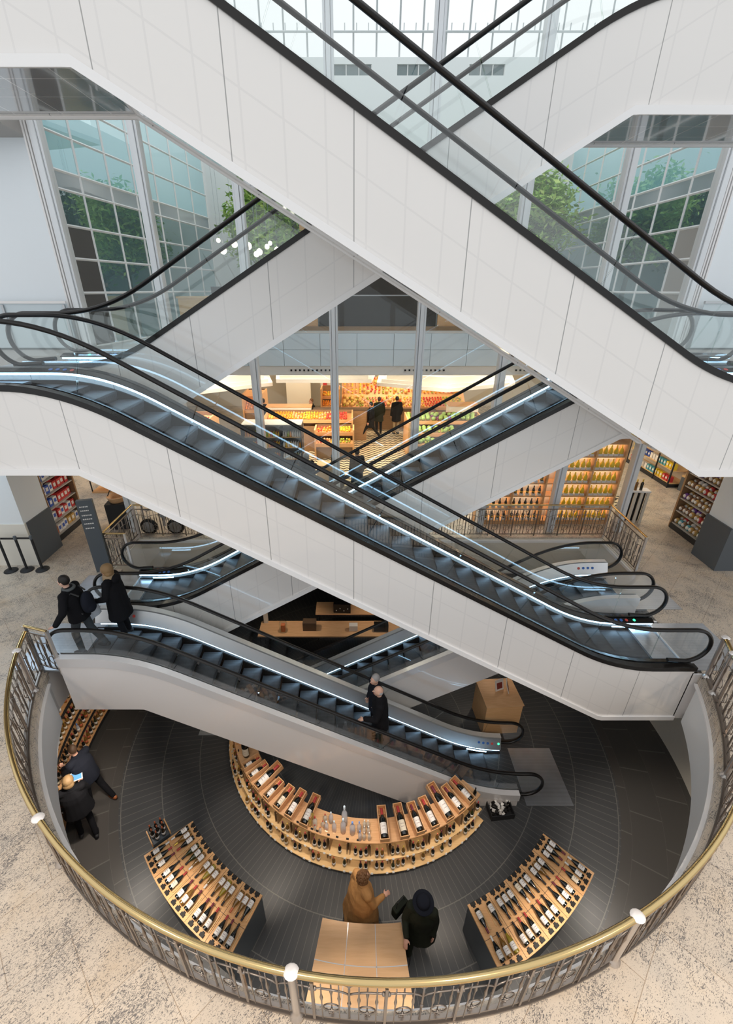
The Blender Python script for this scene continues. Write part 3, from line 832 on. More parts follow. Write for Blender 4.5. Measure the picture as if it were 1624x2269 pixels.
# ================================================================ wine cellar
def PA(r, deg, z, cx=CX, cy=CY): return (cx + r * math.sin(R(deg)), cy - r * math.cos(R(deg)), z)
ORD = ['nearest the left end', 'second', 'third', 'fourth', 'fifth']
# ---- curved counter
ZT = -3.2
cnt = empty('display_counter', (CX, CY, -4.0), 0, 'curved oak display counter with two lower shelves under the lower front escalator', 'counter')
K = lambda mb, nm, m_, sa=50: mb.build(nm, m_, cnt, sa=sa)
a0, a1 = -96, 43.5
K(MB().arcslab(0, 0, 2.93, 3.37, R(a0), R(a1), .76, .80, 60), 'counter_top', M['oak'])
K(MB().arcslab(0, 0, 2.98, 3.47, R(a0), R(a1), .38, .40, 60), 'shelf', M['oak_light'])
K(MB().arcslab(0, 0, 2.98, 3.55, R(a0), R(a1), .07, .09, 60), 'shelf', M['oak_light'])
K(MB().arcslab(0, 0, 3.0, 3.50, R(a0), R(a1), .0, .07, 60), 'plinth', M['black_matte'])
K(MB().arcslab(0, 0, 2.95, 2.98, R(a0), R(a1), .0, .76, 60), 'back_panel', M['oak_dark'])
K(MB().arcslab(0, 0, 3.371, 3.376, R(a0), R(a1), .765, .795, 60), 'edge_band', M['oak_orange'])
K(MB().arcslab(0, 0, 3.25, 3.27, R(a0), R(a1), .755, .76, 60), 'shelf_light', M['led_warm'])
K(MB().arcslab(0, 0, 3.25, 3.27, R(a0), R(a1), .372, .38, 60), 'shelf_light', M['led_warm'])
tagm = MB().cbox((0, 0, .012), (.05, .012, .03)); tagm = tagm.mesh('price_tag', M['black_matte'])
tagw = MB().cbox((0, 0, .012), (.045, .012, .03)).mesh('price_tag', M['paper'])
for i, a in enumerate([a0 + 6.8 * k for k in range(21)]):
    for d in (-.5, .5):
        MB().cbox((0, 3.19, .42), (.012, .42, .68)).build('divider', M['oak_dark'], cnt, None, (0, 0, R(a + d) + math.pi))
        for z, r in ((.40, 3.475), (.09, 3.555)):
            link('price_tag', tagw, cnt, (r * math.sin(R(a + d * 2)), -r * math.cos(R(a + d * 2)), z - .01), (R(-25), 0, R(a)))
for a in [-64, -53, -48, -40, -35, -30, -26, -20.5, -18.5, -14.5, -11.5, -8, -4.5, 5.5, 12.5, 18.5, 23.5, 29, 33.5, 38.5]:
    link('price_tag', tagm, cnt, (3.34 * math.sin(R(a)), -3.34 * math.cos(R(a)), .80), (R(-35), 0, R(a)))
# shelf bottles
kinds = [('bordeaux', ('bottle_dark', 'label_white', 'capsule_red')), ('bordeaux', ('bottle_dark', 'label_cream', 'capsule_dark')),
         ('burgundy', ('bottle_dark', 'label_white', 'capsule_wine')), ('burgundy', ('bottle_green', 'label_white', 'capsule_dark')),
         ('burgundy', ('bottle_amber', 'label_cream', 'capsule_gold')), ('bordeaux', ('bottle_amber', 'label_white', 'capsule_orange'))]
BM = [bottle_mesh('shelf_bottle', k, [M[x] for x in ms], .28) for k, ms in kinds]
BN = ['dark bottle with white label and red capsule', 'dark bottle with cream label and black capsule', 'dark sloping-shouldered bottle with wine red capsule',
      'green bottle with white label and black capsule', 'amber bottle with cream label and gold capsule', 'amber bottle with white label and orange capsule']
random.seed(11)
for sh, (z, r) in enumerate(((-3.60, 3.40), (-3.91, 3.47))):
    a = -70.
    while a < 42.5:
        b = (a - a0) % 6.8
        if 1.0 < b < 5.9 and random.random() < .8:
            k = random.choice([0, 0, 1, 2, 2, 3, 4, 5])
            o = link('shelf_bottle', BM[k], None, PA(r + random.uniform(-.02, .02), a, z), (0, 0, random.uniform(0, 6)))
            tag(o, BN[k] + (', upper' if sh == 0 else ', lowest') + ' shelf, curved counter', 'wine bottle', 'bottles on the %s shelf of the curved counter' % ('upper' if sh == 0 else 'lowest') )
        a += 1.75
# ---- magnums lying in wooden crates on the counter
def crate(px, py, deg, ln, wdt, label, blabel, lab, cap, up=8):
    root = empty('wine_crate', (px, py, -3.2), R(deg), label, 'wine crate', None)
    t_ = .014; hh = .13
    Rm = Matrix.Rotation(R(up), 4, 'X')
    def bx(mb, *a_): return mb.box(*a_, M=Matrix.Translation((0, 0, math.sin(R(up)) * ln / 2 * .98)) @ Rm)
    h = wdt / 2; l = ln / 2
    for nm, args in (('crate_base', (-h, h, -l, l, 0, t_)), ('crate_side', (-h, -h + t_, -l, l, t_, hh)), ('crate_side', (h - t_, h, -l, l, t_, hh)),
                     ('crate_end', (-h + t_, h - t_, -l, -l + t_, t_, hh)), ('crate_end', (-h + t_, h - t_, l - t_, l, t_, hh)), ('neck_rest', (-h + t_, h - t_, l * .52, l * .52 + .012, t_, .06))):
        bx(MB(), *args).build(nm, M['oak_orange' if nm != 'crate_side' else 'oak'], root)
    bt = parted_bottle('bordeaux', 'bottle_dark', lab, cap, ln * .86, 'magnum_bottle')
    ang = R(deg) + math.pi / 2
    Rz = R(deg)
    off = -l + .03
    zz = -3.2 + math.sin(R(up)) * (ln / 2 + off) + t_ + .038 * (ln * .86 / .31) + .004
    lie(bt, px + off * -math.sin(Rz), py + off * math.cos(Rz), zz, ang, R(up))
    tag(bt, blabel, 'magnum bottle')
CR = [(-55.5, .40, 'label_white', 'small crate beside the tall standing black bottle', 'capsule_red'), (-50.8, .46, 'label_white', 'second crate from the tall standing black bottle', 'capsule_red'),
      (-45.6, .66, 'label_white', 'longest and most raised crate on the left half of the counter', 'capsule_red'), (-40.2, .46, 'label_white', 'short crate right of the raised long crate', 'capsule_red'),
      (-34.8, .50, 'label_cream', 'slim crate with a cream labelled bottle', 'capsule_red'), (-29.6, .56, 'label_white', 'crate just before the gap on the left half of the counter', 'capsule_red'),
      (-23.4, .60, 'label_white', 'crate touching the amber bottles left of the clear spirits', 'capsule_red'), (4.3, .60, 'label_white', 'crate just right of the clear spirit bottles', 'capsule_red'),
      (11.0, .60, 'label_cream', 'second crate right of the clear spirit bottles', 'capsule_red'), (16.6, .56, 'label_white', 'crate whose bottle has a dark wine red capsule', 'capsule_wine'),
      (22.0, .58, 'label_white', 'crate with a tall white label left of the longest crate', 'capsule_red'), (28.0, .72, 'label_white', 'longest crate on the right half of the counter', 'capsule_wine'),
      (33.3, .56, 'label_white', 'crate between the longest crate and the last crate at the right', 'capsule_wine'), (38.6, .56, 'label_white', 'last crate at the right end of the counter', 'capsule_red')]
for i, (a, ln, lab, lb, cap) in enumerate(CR):
    r = 3.36 - ln / 2 * .98
    p = PA(r, a, 0)
    crate(p[0], p[1], a, ln, .145 + ln * .06, 'open wooden ' + lb, 'large bottle in the ' + lb, lab, cap, 6 if i not in (2, 11) else 11)
# tall black bottle and black figure
b = parted_bottle('bordeaux', 'bottle_dark', 'label_cream', 'capsule_red', .62, 'magnum_bottle'); b.location = PA(3.2, -60.5, -3.2); b.rotation_euler = (0, 0, R(-100))
tag(b, 'very large dark bottle standing upright with red capsule at the left of the counter', 'magnum bottle')
o = MB().box(-.14, .14, -.2, .2, 0, .2).build('wooden_box', M['oak_orange'], None, PA(3.15, -69, -3.2), (0, 0, R(-69))); tag(o, 'closed pale wooden box on the left end of the curved counter', 'box')
b = parted_bottle('burgundy', 'bottle_dark', 'label_white', 'capsule_dark', .26, 'small_bottle'); b.location = PA(3.30, 41.5, -3.2); tag(b, 'small dark bottle standing at the right end of the curved counter', 'bottle')
# ---- clear spirit bottles in the middle
def spirit(deg, r, hgt, rad, body, cap, label, nm='spirit_bottle'):
    root = MB().lathe([(rad * .9, 0), (rad, .01), (rad, hgt * .58), (rad * .8, hgt * .68), (rad * .34, hgt * .78), (rad * .30, hgt * .86)], 16).build(nm, M[body])
    MB().lathe([(rad * .34, hgt * .85), (rad * .36, hgt * .86), (rad * .36, hgt * .99), (rad * .3, hgt)], 10).build('bottle_cap', M[cap], root)
    root.location = PA(r, deg, -3.2)
    tag(root, label, 'spirit bottle', None); return root
mat('glass_frost', (.62, .66, .74), .25, 0, .6, .3); M['glass_frost'].node_tree.nodes['Principled BSDF'].inputs['Alpha'].default_value = .5
mat('spirit_gold', (.55, .40, .10), .12, 0, .5, .4); M['spirit_gold'].node_tree.nodes['Principled BSDF'].inputs['Alpha'].default_value = .75
mat('glass_pale', (.72, .72, .66), .12, 0, .6, .4); M['glass_pale'].node_tree.nodes['Principled BSDF'].inputs['Alpha'].default_value = .5
SPI = [(-12.4, 3.30, .26, .036, 'spirit_gold', 'capsule_orange', 'amber bottle right beside the seventh crate, front row'), (-12.6, 3.17, .24, .036, 'spirit_gold', 'capsule_dark', 'dark capped amber bottle behind the front amber bottle'),
       (-10.6, 3.28, .32, .046, 'glass_pale', 'capsule_red', 'big round pale bottle with red cap beside the amber bottles'), (-10.2, 3.34, .16, .028, 'glass_pale', 'capsule_red', 'tiny red capped bottle in front of the round pale bottle'),
       (-8.2, 3.35, .18, .028, 'glass_pale', 'capsule_red', 'small red capped bottle nearest the counter edge'), (-8.0, 3.24, .20, .030, 'glass_pale', 'capsule_red', 'middle one of three red capped clear bottles in a file'),
       (-7.8, 3.13, .24, .034, 'glass_pale', 'capsule_red', 'rear one of three red capped clear bottles in a file'), (-6.4, 3.28, .30, .040, 'glass_frost', 'capsule_ice', 'frosted bottle with pale blue cap in front of its twin'),
       (-5.6, 3.12, .34, .042, 'glass_frost', 'capsule_ice', 'frosted bottle with pale blue cap behind its twin'), (-3.7, 3.26, .34, .042, 'glass_frost', 'capsule_ice', 'frosted bottle with pale cap standing alone left of the tall one'),
       (-.6, 3.24, .44, .054, 'glass_frost', 'capsule_ice', 'big frosted bottle in front of the tallest spirit bottle'), (-.6, 3.10, .60, .058, 'glass_frost', 'capsule_ice', 'tallest frosted spirit bottle with ice blue cap'),
       (2.6, 3.24, .38, .054, 'glass_frost', 'capsule_blue', 'broad frosted bottle with bright blue cap'), (4.9, 3.20, .34, .038, 'glass_frost', 'capsule_blue', 'blue capped frosted bottle behind the smallest blue one'),
       (5.3, 3.34, .30, .034, 'glass_frost', 'capsule_blue', 'blue capped frosted bottle nearest the counter edge')]
for a_, r_, h_, q_, bm_, cm_, lb_ in SPI: spirit(a_ - 9.2, r_ - .02, h_, q_, bm_, cm_, lb_)
GB = [(6.9, 3.33), (6.9, 3.22), (6.9, 3.11), (8.6, 3.33), (8.4, 3.22), (8.2, 3.11)]
for a_, r_ in GB:
    spirit(a_ - 9.4, r_ - .02, .24, .032, 'glass_pale', 'capsule_white', 'small clear bottle in the cluster left of the right hand crates')['group'] = 'small clear bottles at the counter centre'

# ---- bottle racks
mat('notch', (.015, .014, .013), .6)
def rack(nm, d0, d1, label, empty_slot, side):
    root = empty('bottle_rack', (CX, CY, -4.0), 0, label, 'bottle rack')
    MB().arcslab(0, 0, 4.66, 5.52, R(d0), R(d1), 0, .84, 24).build('rack_body', M['dark_slate'], root)
    MB().arcslab(0, 0, 4.64, 5.58, R(d0), R(d1), .84, .87, 30).build('rack_top', M['oak_orange'], root)
    MB().arcslab(0, 0, 5.145, 5.150, R(d0), R(d1), .870, .872, 24).build('top_joint', M['notch'], root)
    w_ = (d1 - d0) / 5
    for s_ in range(1, 5):
        MB().cbox((0, 5.36, .871), (.005, .42, .003)).build('top_joint', M['notch'], root, None, (0, 0, R(d0 + w_ * s_) + math.pi))
        MB().cbox((0, 4.90, .871), (.005, .50, .003)).build('top_joint', M['notch'], root, None, (0, 0, R(d0 + w_ * s_) + math.pi))
    dw = MB().cbox((0, 0, .010), (.014, .26, .02)).mesh('bottle_cradle', M['oak_light'])
    nt_ = MB().cbox((0, 0, .012), (.085, .05, .03)).cbox((0, .035, .010), (.045, .03, .022)).mesh('tag_clip', M['notch'])
    gl = [('bottle_dark', 'label_white'), ('bottle_green', 'label_white'), ('bottle_amber', 'label_white'), ('bottle_yellow_green', 'label_white'), ('bottle_dark', 'label_cream')]
    cp = ['capsule_white', 'capsule_gold', 'capsule_red', 'capsule_dark', 'capsule_wine', 'capsule_orange']
    cw = {'capsule_white': 'white', 'capsule_gold': 'gold', 'capsule_red': 'red', 'capsule_dark': 'black', 'capsule_wine': 'wine red', 'capsule_orange': 'orange'}
    gw = {'bottle_dark': 'dark', 'bottle_green': 'green', 'bottle_amber': 'amber', 'bottle_yellow_green': 'yellow', 'label_white': '', 'label_cream': 'cream labelled '}
    if side < 0:
        inner = [0, 2, 0, 1, 1, 2, 2, 3, 2, 2, 3, 2, 2, 2, 0]; icap = [0, 1, 2, 3, 3, 0, 3, 3, 0, 3, 3, 3, 5, 3, 3]
        outer = [0, 4, 0, 0, 0, 4, 0, 2, 0, 0, 0, 0, 0, 0, 0]; ocap = [0, 2, 4, 3, 2, 2, 4, 2, 4, 4, 4, 2, 2, 4, 3]
    else:
        inner = [0, None, 0, 0, 0, 0, 4, 0, 0, 0, 2, 0, 0, 0, 0]; icap = [4, 0, 3, 3, 3, 3, 0, 3, 3, 3, 3, 3, 3, 4, 4]
        outer = [0, 2, 3, 0, 0, 0, 0, 0, 0, 0, 0, 0, 4, 0, 0]; ocap = [0, 3, 3, 3, 2, 2, 3, 2, 3, 3, 4, 2, 2, 0, 0]
    protos = {}
    SEC = ['first section', 'second section', 'middle section', 'fourth section', 'last section']
    POS = ['left bottle', 'middle bottle', 'right bottle']
    for row, lst, cl in ((0, inner, icap), (1, outer, ocap)):
        for j in range(15):
            s_, q = divmod(j, 3)
            a = d0 + w_ * (s_ + (.22, .5, .78)[q])
            link('tag_clip', nt_, root, ((4.665 if row == 0 else 5.53) * math.sin(R(a)), -(4.665 if row == 0 else 5.53) * math.cos(R(a)), .865), (0, 0, R(a) + (0 if row else math.pi)))
            a_d = a + .75
            rr_ = 4.93 if row == 0 else 5.33
            link('bottle_cradle', dw, root, (rr_ * math.sin(R(a_d)), -rr_ * math.cos(R(a_d)), .868), (0, 0, R(a)))
            if lst[j] is None:
                a_d = a - .6; link('bottle_cradle', dw, root, (rr_ * math.sin(R(a_d)), -rr_ * math.cos(R(a_d)), .868), (0, 0, R(a)))
                continue
            g_, l_ = gl[lst[j]]; c_ = cp[cl[j]]
            key = (g_, l_, c_)
            if key not in protos: protos[key] = parted_bottle('burgundy', g_, l_, c_, .335); bt = protos[key]
            else: bt = copy_tree(protos[key])
            rb = 4.76 if row == 0 else 5.47           # base of the bottle
            p = PA(rb, a, -3.13 + .047)
            ang = math.atan2(-math.cos(R(a)), math.sin(R(a)))
            if row == 1: ang += math.pi
            lie(bt, p[0], p[1], p[2], ang + random.uniform(-.02, .02))
            tag(bt, '%s bottle, %s capsule, %s, %s, %s row, %s rack' % (gw[g_], cw[c_], POS[q], SEC[s_], 'inner' if row == 0 else 'outer', nm), 'wine bottle', 'bottles lying on the %s rack' % nm)
    return root
rack('left', -49.6, -24.6, 'curved oak topped bottle rack at the left of the cellar, carrying thirty bottles', -1, -1)
rack('right', 20.2, 45.8, 'curved oak topped bottle rack at the right of the cellar with an empty slot', 1, 1)
# crate of dark bottles at the outer left end of the left rack
c0 = Vector((-3.78, 4.93, 0)); rz = R(-48)
root = empty('bottle_bin', (c0.x, c0.y, -4.0), rz, 'small open oak bin with standing dark bottles at the left end of the left rack', 'bin')
for s_ in (-1, 1): MB().cbox((0, s_ * .17, .87), (.30, .02, .10)).build('bin_side', M['oak_orange'], root)
MB().cbox((0, 0, .42), (.28, .32, .84)).build('bin_body', M['dark_slate'], root)
bb = bottle_mesh('bin_bottle', 'burgundy', [M['bottle_dark'], M['label_white'], M['capsule_orange']], .27)
for k, (x, y) in enumerate([(-.09, -.10), (-.09, 0), (-.09, .10), (0, -.10), (0, 0), (0, .10), (.09, -.05), (.09, .07)]):
    v = Matrix.Rotation(rz, 3, 'Z') @ Vector((x, y, 0))
    tag(link('bin_bottle', bb, None, (c0.x + v.x, c0.y + v.y, -3.158)), 'dark bottle standing upright in the oak bin at the left rack', 'wine bottle', 'bottles standing in the oak bin')
# central cabinet
root = empty('cabinet', (CX, CY, -4.0), 0, 'oak topped cabinet behind the near railing, top empty and divided by grey joints', 'cabinet')
MB().arcslab(0, 0, 4.66, 5.58, R(-10.6), R(5.3), 0, .86, 16).build('cabinet_body', M['dark_slate'], root)
n = N(wood('oak_flat', (.62, .37, .19), (.70, .44, .24), .6))
MB().arcslab(0, 0, 4.62, 5.62, R(-10.8), R(5.5), .86, .90, 20).build('cabinet_top', M['oak_flat'], root)
for a in (-5.4, .1): MB().cbox((0, 5.12, .9005), (.010, .99, .004)).build('top_joint', M['silver'], root, None, (0, 0, R(a) + math.pi))
MB().arcslab(0, 0, 5.14, 5.152, R(-10.8), R(5.5), .899, .9025, 20).build('top_joint', M['silver'], root)
# basket of small packs beside the escalator foot
root = empty('display_basket', (3.22, 5.80, -4.0), R(6), 'low black basket heaped with small black and white packs, beside the escalator foot', 'basket')
MB().box(-.26, .26, -.17, .17, 0, .03).box(-.26, -.245, -.17, .17, .03, .16).box(.245, .26, -.17, .17, .03, .16).box(-.245, .245, -.17, -.155, .03, .16).box(-.245, .245, .155, .17, .03, .16).build('basket_shell', M['black_matte'], root)
random.seed(5)
pk = [MB().cbox((0, 0, 0), (.075, .045, .045)).mesh('small_pack', M[c_]) for c_ in ('paper', 'black_gloss')]
for k in range(44):
    c_ = k % 2
    o = link('small_pack', pk[c_], None, (3.22 + random.uniform(-.19, .19), 5.80 + random.uniform(-.11, .11), -3.93 + .045 * (k // 12) + random.uniform(0, .01)), (random.uniform(-.3, .3), random.uniform(-.3, .3), random.uniform(0, 3)))
    tag(o, ['small white pack heaped in the low black basket', 'small black pack heaped in the low black basket'][c_], 'pack', 'small packs in the black basket')
# oak pedestal with framed pictures, right of the rear escalator
root = empty('pedestal', (3.75, 8.15, -4.0), R(4), 'oak pedestal block standing on the dark cellar floor behind the escalator foot', 'pedestal')
MB().box(-.46, .46, -.42, .42, 0, 1.0).build('pedestal_body', M['oak_orange'], root)
MB().box(-.48, .48, -.44, .44, 1.0, 1.03).build('pedestal_top', M['oak'], root)
for k, (x, a) in enumerate(((.02, 20), (.25, 75))):
    r_ = empty('picture_card', (3.75 + x, 8.2, -2.955), R(a), ['framed card with a dark wine glass picture leaning on the pedestal', 'second white framed card standing at right on the pedestal'][k], 'card')
    Mx = Matrix.Rotation(R(-18), 4, 'X')
    MB().box(-.12, .12, -.01, .01, 0, .30, Mx).build('card_frame', M['paper'], r_)
    MB().box(-.08, .08, -.014, -.0105, .05, .22, Mx).build('card_picture', M['leather_red'], r_)
# two oak display tables at the back
def table(loc, sx, sy, hh, label, m_='oak'):
    root = empty('display_table', loc, 0, label, 'table')
    MB().box(-sx / 2, sx / 2, -sy / 2, sy / 2, hh - .04, hh).build('table_top', M[m_], root)
    for x in (-1, 1):
        for y in (-1, 1): MB().cbox((x * (sx / 2 - .06), y * (sy / 2 - .06), (hh - .04) / 2), (.03, .03, hh - .04)).build('table_leg', M['black_matte'], root)
    return root
table((-.55, 10.70, -4.0), 4.7, .70, .90, 'long lower oak table in the cellar, seen between the white escalators')
table((.95, 11.42, -4.0), 4.3, .60, 1.12, 'raised rear oak table carrying the black crate in the cellar')
def dome(loc, label, inner):
    root = empty('glass_dome', loc, 0, label, 'glass dome')
    pr = [(.13, 0), (.13, .26)] + [(.13 * math.cos(R(a)), .26 + .13 * math.sin(R(a))) for a in (25, 50, 70, 84)]
    MB().lathe(pr, 18).build('dome_glass', M['glass_dome'], root)
    return root
dome((-2.15, 10.6, -3.1), 'glass dome over a small orange box on the lower oak table', 0)
tag(MB().box(-.06, .06, -.06, .06, 0, .25).build('gift_box', mat('orange_box', (.75, .20, .06), .5), None, (-2.15, 10.6, -3.1)), 'tall orange box under the glass dome', 'box')
dome((-3.6, 9.9, -3.1), 'glass dome over a small figure left of the lower oak table', 0)
tag(MB().box(-.22, .22, -.2, .2, 0, .88).build('pedestal', M['oak_orange'], None, (-3.6, 9.9, -4.0)), 'narrow mustard wood pedestal carrying a glass dome, left of the tables', 'pedestal')
b = parted_bottle('burgundy', 'bottle_amber', 'label_cream', 'capsule_gold', .24, 'decanter_bottle'); b.location = (-3.6, 9.9, -3.1); tag(b, 'amber bottle under the dome on the narrow pedestal', 'bottle')
dome((.62, 11.3, -2.88), 'glass dome over a small dark bottle on the raised rear table', 0)
b = parted_bottle('burgundy', 'bottle_dark', 'label_white', 'capsule_dark', .22, 'small_bottle'); b.location = (.62, 11.3, -2.88); tag(b, 'small dark bottle under the dome on the raised table', 'bottle')
for x in (1.25, 1.5):
    b = parted_bottle('burgundy', 'bottle_dark', 'label_cream', 'capsule_dark', .30, 'wine_bottle'); b.location = (x, 11.35, -2.88); tag(b, 'dark bottle standing %s of the pair at the right of the raised table' % ('left' if x < 1.3 else 'right'), 'wine bottle')
r_ = empty('gift_case', (-.35, 11.3, -2.88), R(-4), 'black gift case with small silver studs on the raised rear table', 'case')
MB().box(-.27, .27, -.14, .14, 0, .34).build('case_body', M['black_gloss'], r_)
for k in range(4): MB().cbox((-.18 + .12 * k, -.145, .10 + .08 * (k % 2)), (.03, .01, .03)).build('case_stud', M['paper'], r_)
tag(MB().box(-.2, .2, -.12, .12, 0, .30).build('gift_case', M['dark_wood'], None, (-1.35, 10.7, -3.1)), 'dark brown case on the lower oak table before the raised table', 'case')
tag(MB().box(-.13, .13, -.08, .08, 0, .2).build('gift_box', M['fascia_white'], None, (.0, 10.65, -3.1)), 'small white square box in the middle of the lower oak table', 'box')
tag(MB().box(-.22, .22, -.10, .10, 0, .24).build('gift_case', M['black_gloss'], None, (.85, 10.65, -3.1)), 'dark case at the right of the white box on the lower table', 'case')
tag(MB().box(-.06, .06, -.06, .06, 0, .5).build('gift_box', M['cream'], None, (-3.0 + .25, 11.0, -3.1)), 'tall cream carton at the left end of the lower oak table', 'carton')
# ---- shelving along the curved wall at the left
root = empty('wall_shelving', (CX, CY, -4.0), 0, 'tall dark wine shelving with oak boards along the curved cellar wall at left', 'shelving')
ZS = [.12, .56, 1.0, 1.44, 1.88, 2.32]
for i, z in enumerate(ZS): MB().arcslab(0, 0, 6.98 + .07 * i, 7.44, R(-104), R(-60), z - .03, z, 30).build('shelf', M['oak_orange'] if i < 5 else M['black_matte'], root); MB().arcslab(0, 0, 6.965 + .07 * i, 6.98 + .07 * i, R(-104), R(-60), z - .05, z + .02, 30).build('shelf_edge', M['black_matte'], root)
MB().arcslab(0, 0, 7.0, 7.44, R(-104), R(-60), 0, .08, 30).build('plinth', M['black_matte'], root)
for a in (-104, -60): MB().cbox((0, 7.22, 1.2), (.03, .40, 2.4)).build('upright', M['black_matte'], root, None, (0, 0, R(a) + math.pi))
WM = BM + [bottle_mesh('wine_bottle', 'bordeaux', [M['glass_frost'], M['label_white'], M['capsule_blue']], .28), bottle_mesh('wine_bottle', 'burgundy', [M['bottle_amber'], M['capsule_orange'], M['capsule_red']], .28)]
WN = BN + ['pale bottle with white label and blue cap', 'amber bottle with orange label and red capsule']
random.seed(3)
for si in range(5):
    a = -103.2
    while a < -61:
        if random.random() < .93:
            k = random.choice([0, 0, 1, 1, 2, 3, 4, 5, 6, 7])
            r = 7.07 + .07 * si
            tag(link('wine_bottle', WM[k], None, PA(r, a, -4.0 + ZS[si]), (0, 0, random.uniform(0, 6))), WN[k] + ', %s shelf, left wall shelving' % ['lowest', 'second', 'third', 'fourth', 'top'][si], 'wine bottle', 'bottles on the left wall shelving')
        a += 1.08
# ================================================================ people
DG = bpy.context.evaluated_depsgraph_get
def remesh(mb, name, mats, voxel, parent, smooth=2, disp=None):
    me = mb.mesh(name + '_raw', mats, None)
    o = bpy.data.objects.new(name + '_raw', me); COL.objects.link(o)
    m_ = o.modifiers.new('r', 'REMESH'); m_.mode = 'VOXEL'; m_.voxel_size = voxel; m_.use_smooth_shade = True
    if smooth: s_ = o.modifiers.new('s', 'SMOOTH'); s_.iterations = smooth; s_.factor = .5
    bpy.context.view_layer.update()
    res = bpy.data.meshes.new_from_object(o.evaluated_get(DG())); res.name = name
    bpy.data.objects.remove(o); bpy.data.meshes.remove(me)
    if not res.materials: res.materials.append(mats)
    if disp:
        for v in res.vertices:
            v.co += v.normal * (noise.noise(Vector((v.co.x * 9, v.co.y * 9, v.co.z * 3.5))) * disp)
    for p in res.polygons: p.use_smooth = True
    return link(name, res, parent)
def cap(mb, a, b, r0, r1, n=10):
    a = Vector(a); b = Vector(b)
    mb.tube([a, a.lerp(b, .33), a.lerp(b, .66), b], [r0, r0 + (r1 - r0) * .3, r0 + (r1 - r0) * .66, r1], n)
    mb.sphere(a, r0, n, 6); mb.sphere(b, r1, n, 6)
def hand(mb, wrist, d, palm_n, curl=.6, s=1.0, side=1):
    """five separate bent fingers on a palm; d = direction of the fingers, palm_n = direction the palm faces"""
    w_ = Vector(wrist); d = Vector(d).normalized(); pn = Vector(palm_n); pn = (pn - d * pn.dot(d)).normalized(); ac = d.cross(pn) * side
    c_ = w_ + d * .05 * s
    Mx = Matrix((ac, d, pn)).transposed()
    mb.sphere(c_, .045 * s, 10, 8, (.95, 1.15, .42), Mx)
    for k, (off, ln) in enumerate(((-.031, .062), (-.010, .075), (.011, .070), (.031, .055))):
        p0 = c_ + ac * off * s + d * .035 * s; a = curl * .5
        pts = [p0]; dd = d.copy()
        for q in range(3):
            a_ = curl * (.5 + .5 * q)
            dd = (d * math.cos(a_) + pn * math.sin(a_)).normalized()
            pts.append(pts[-1] + dd * ln * s * (.45, .32, .26)[q])
        mb.tube(pts, [.0095 * s, .009 * s, .008 * s, .0065 * s], 6); mb.sphere(pts[-1], .0068 * s, 6, 4)
    p0 = w_ + d * .025 * s - ac * .030 * s
    t1 = p0 + (d * .55 - ac * .75).normalized() * .035 * s; t2 = t1 + (d * .85 - ac * .2 + pn * .5).normalized() * .032 * s
    mb.tube([p0, t1, t2], [.013 * s, .0105 * s, .008 * s], 6); mb.sphere(t2, .008 * s, 6, 4)
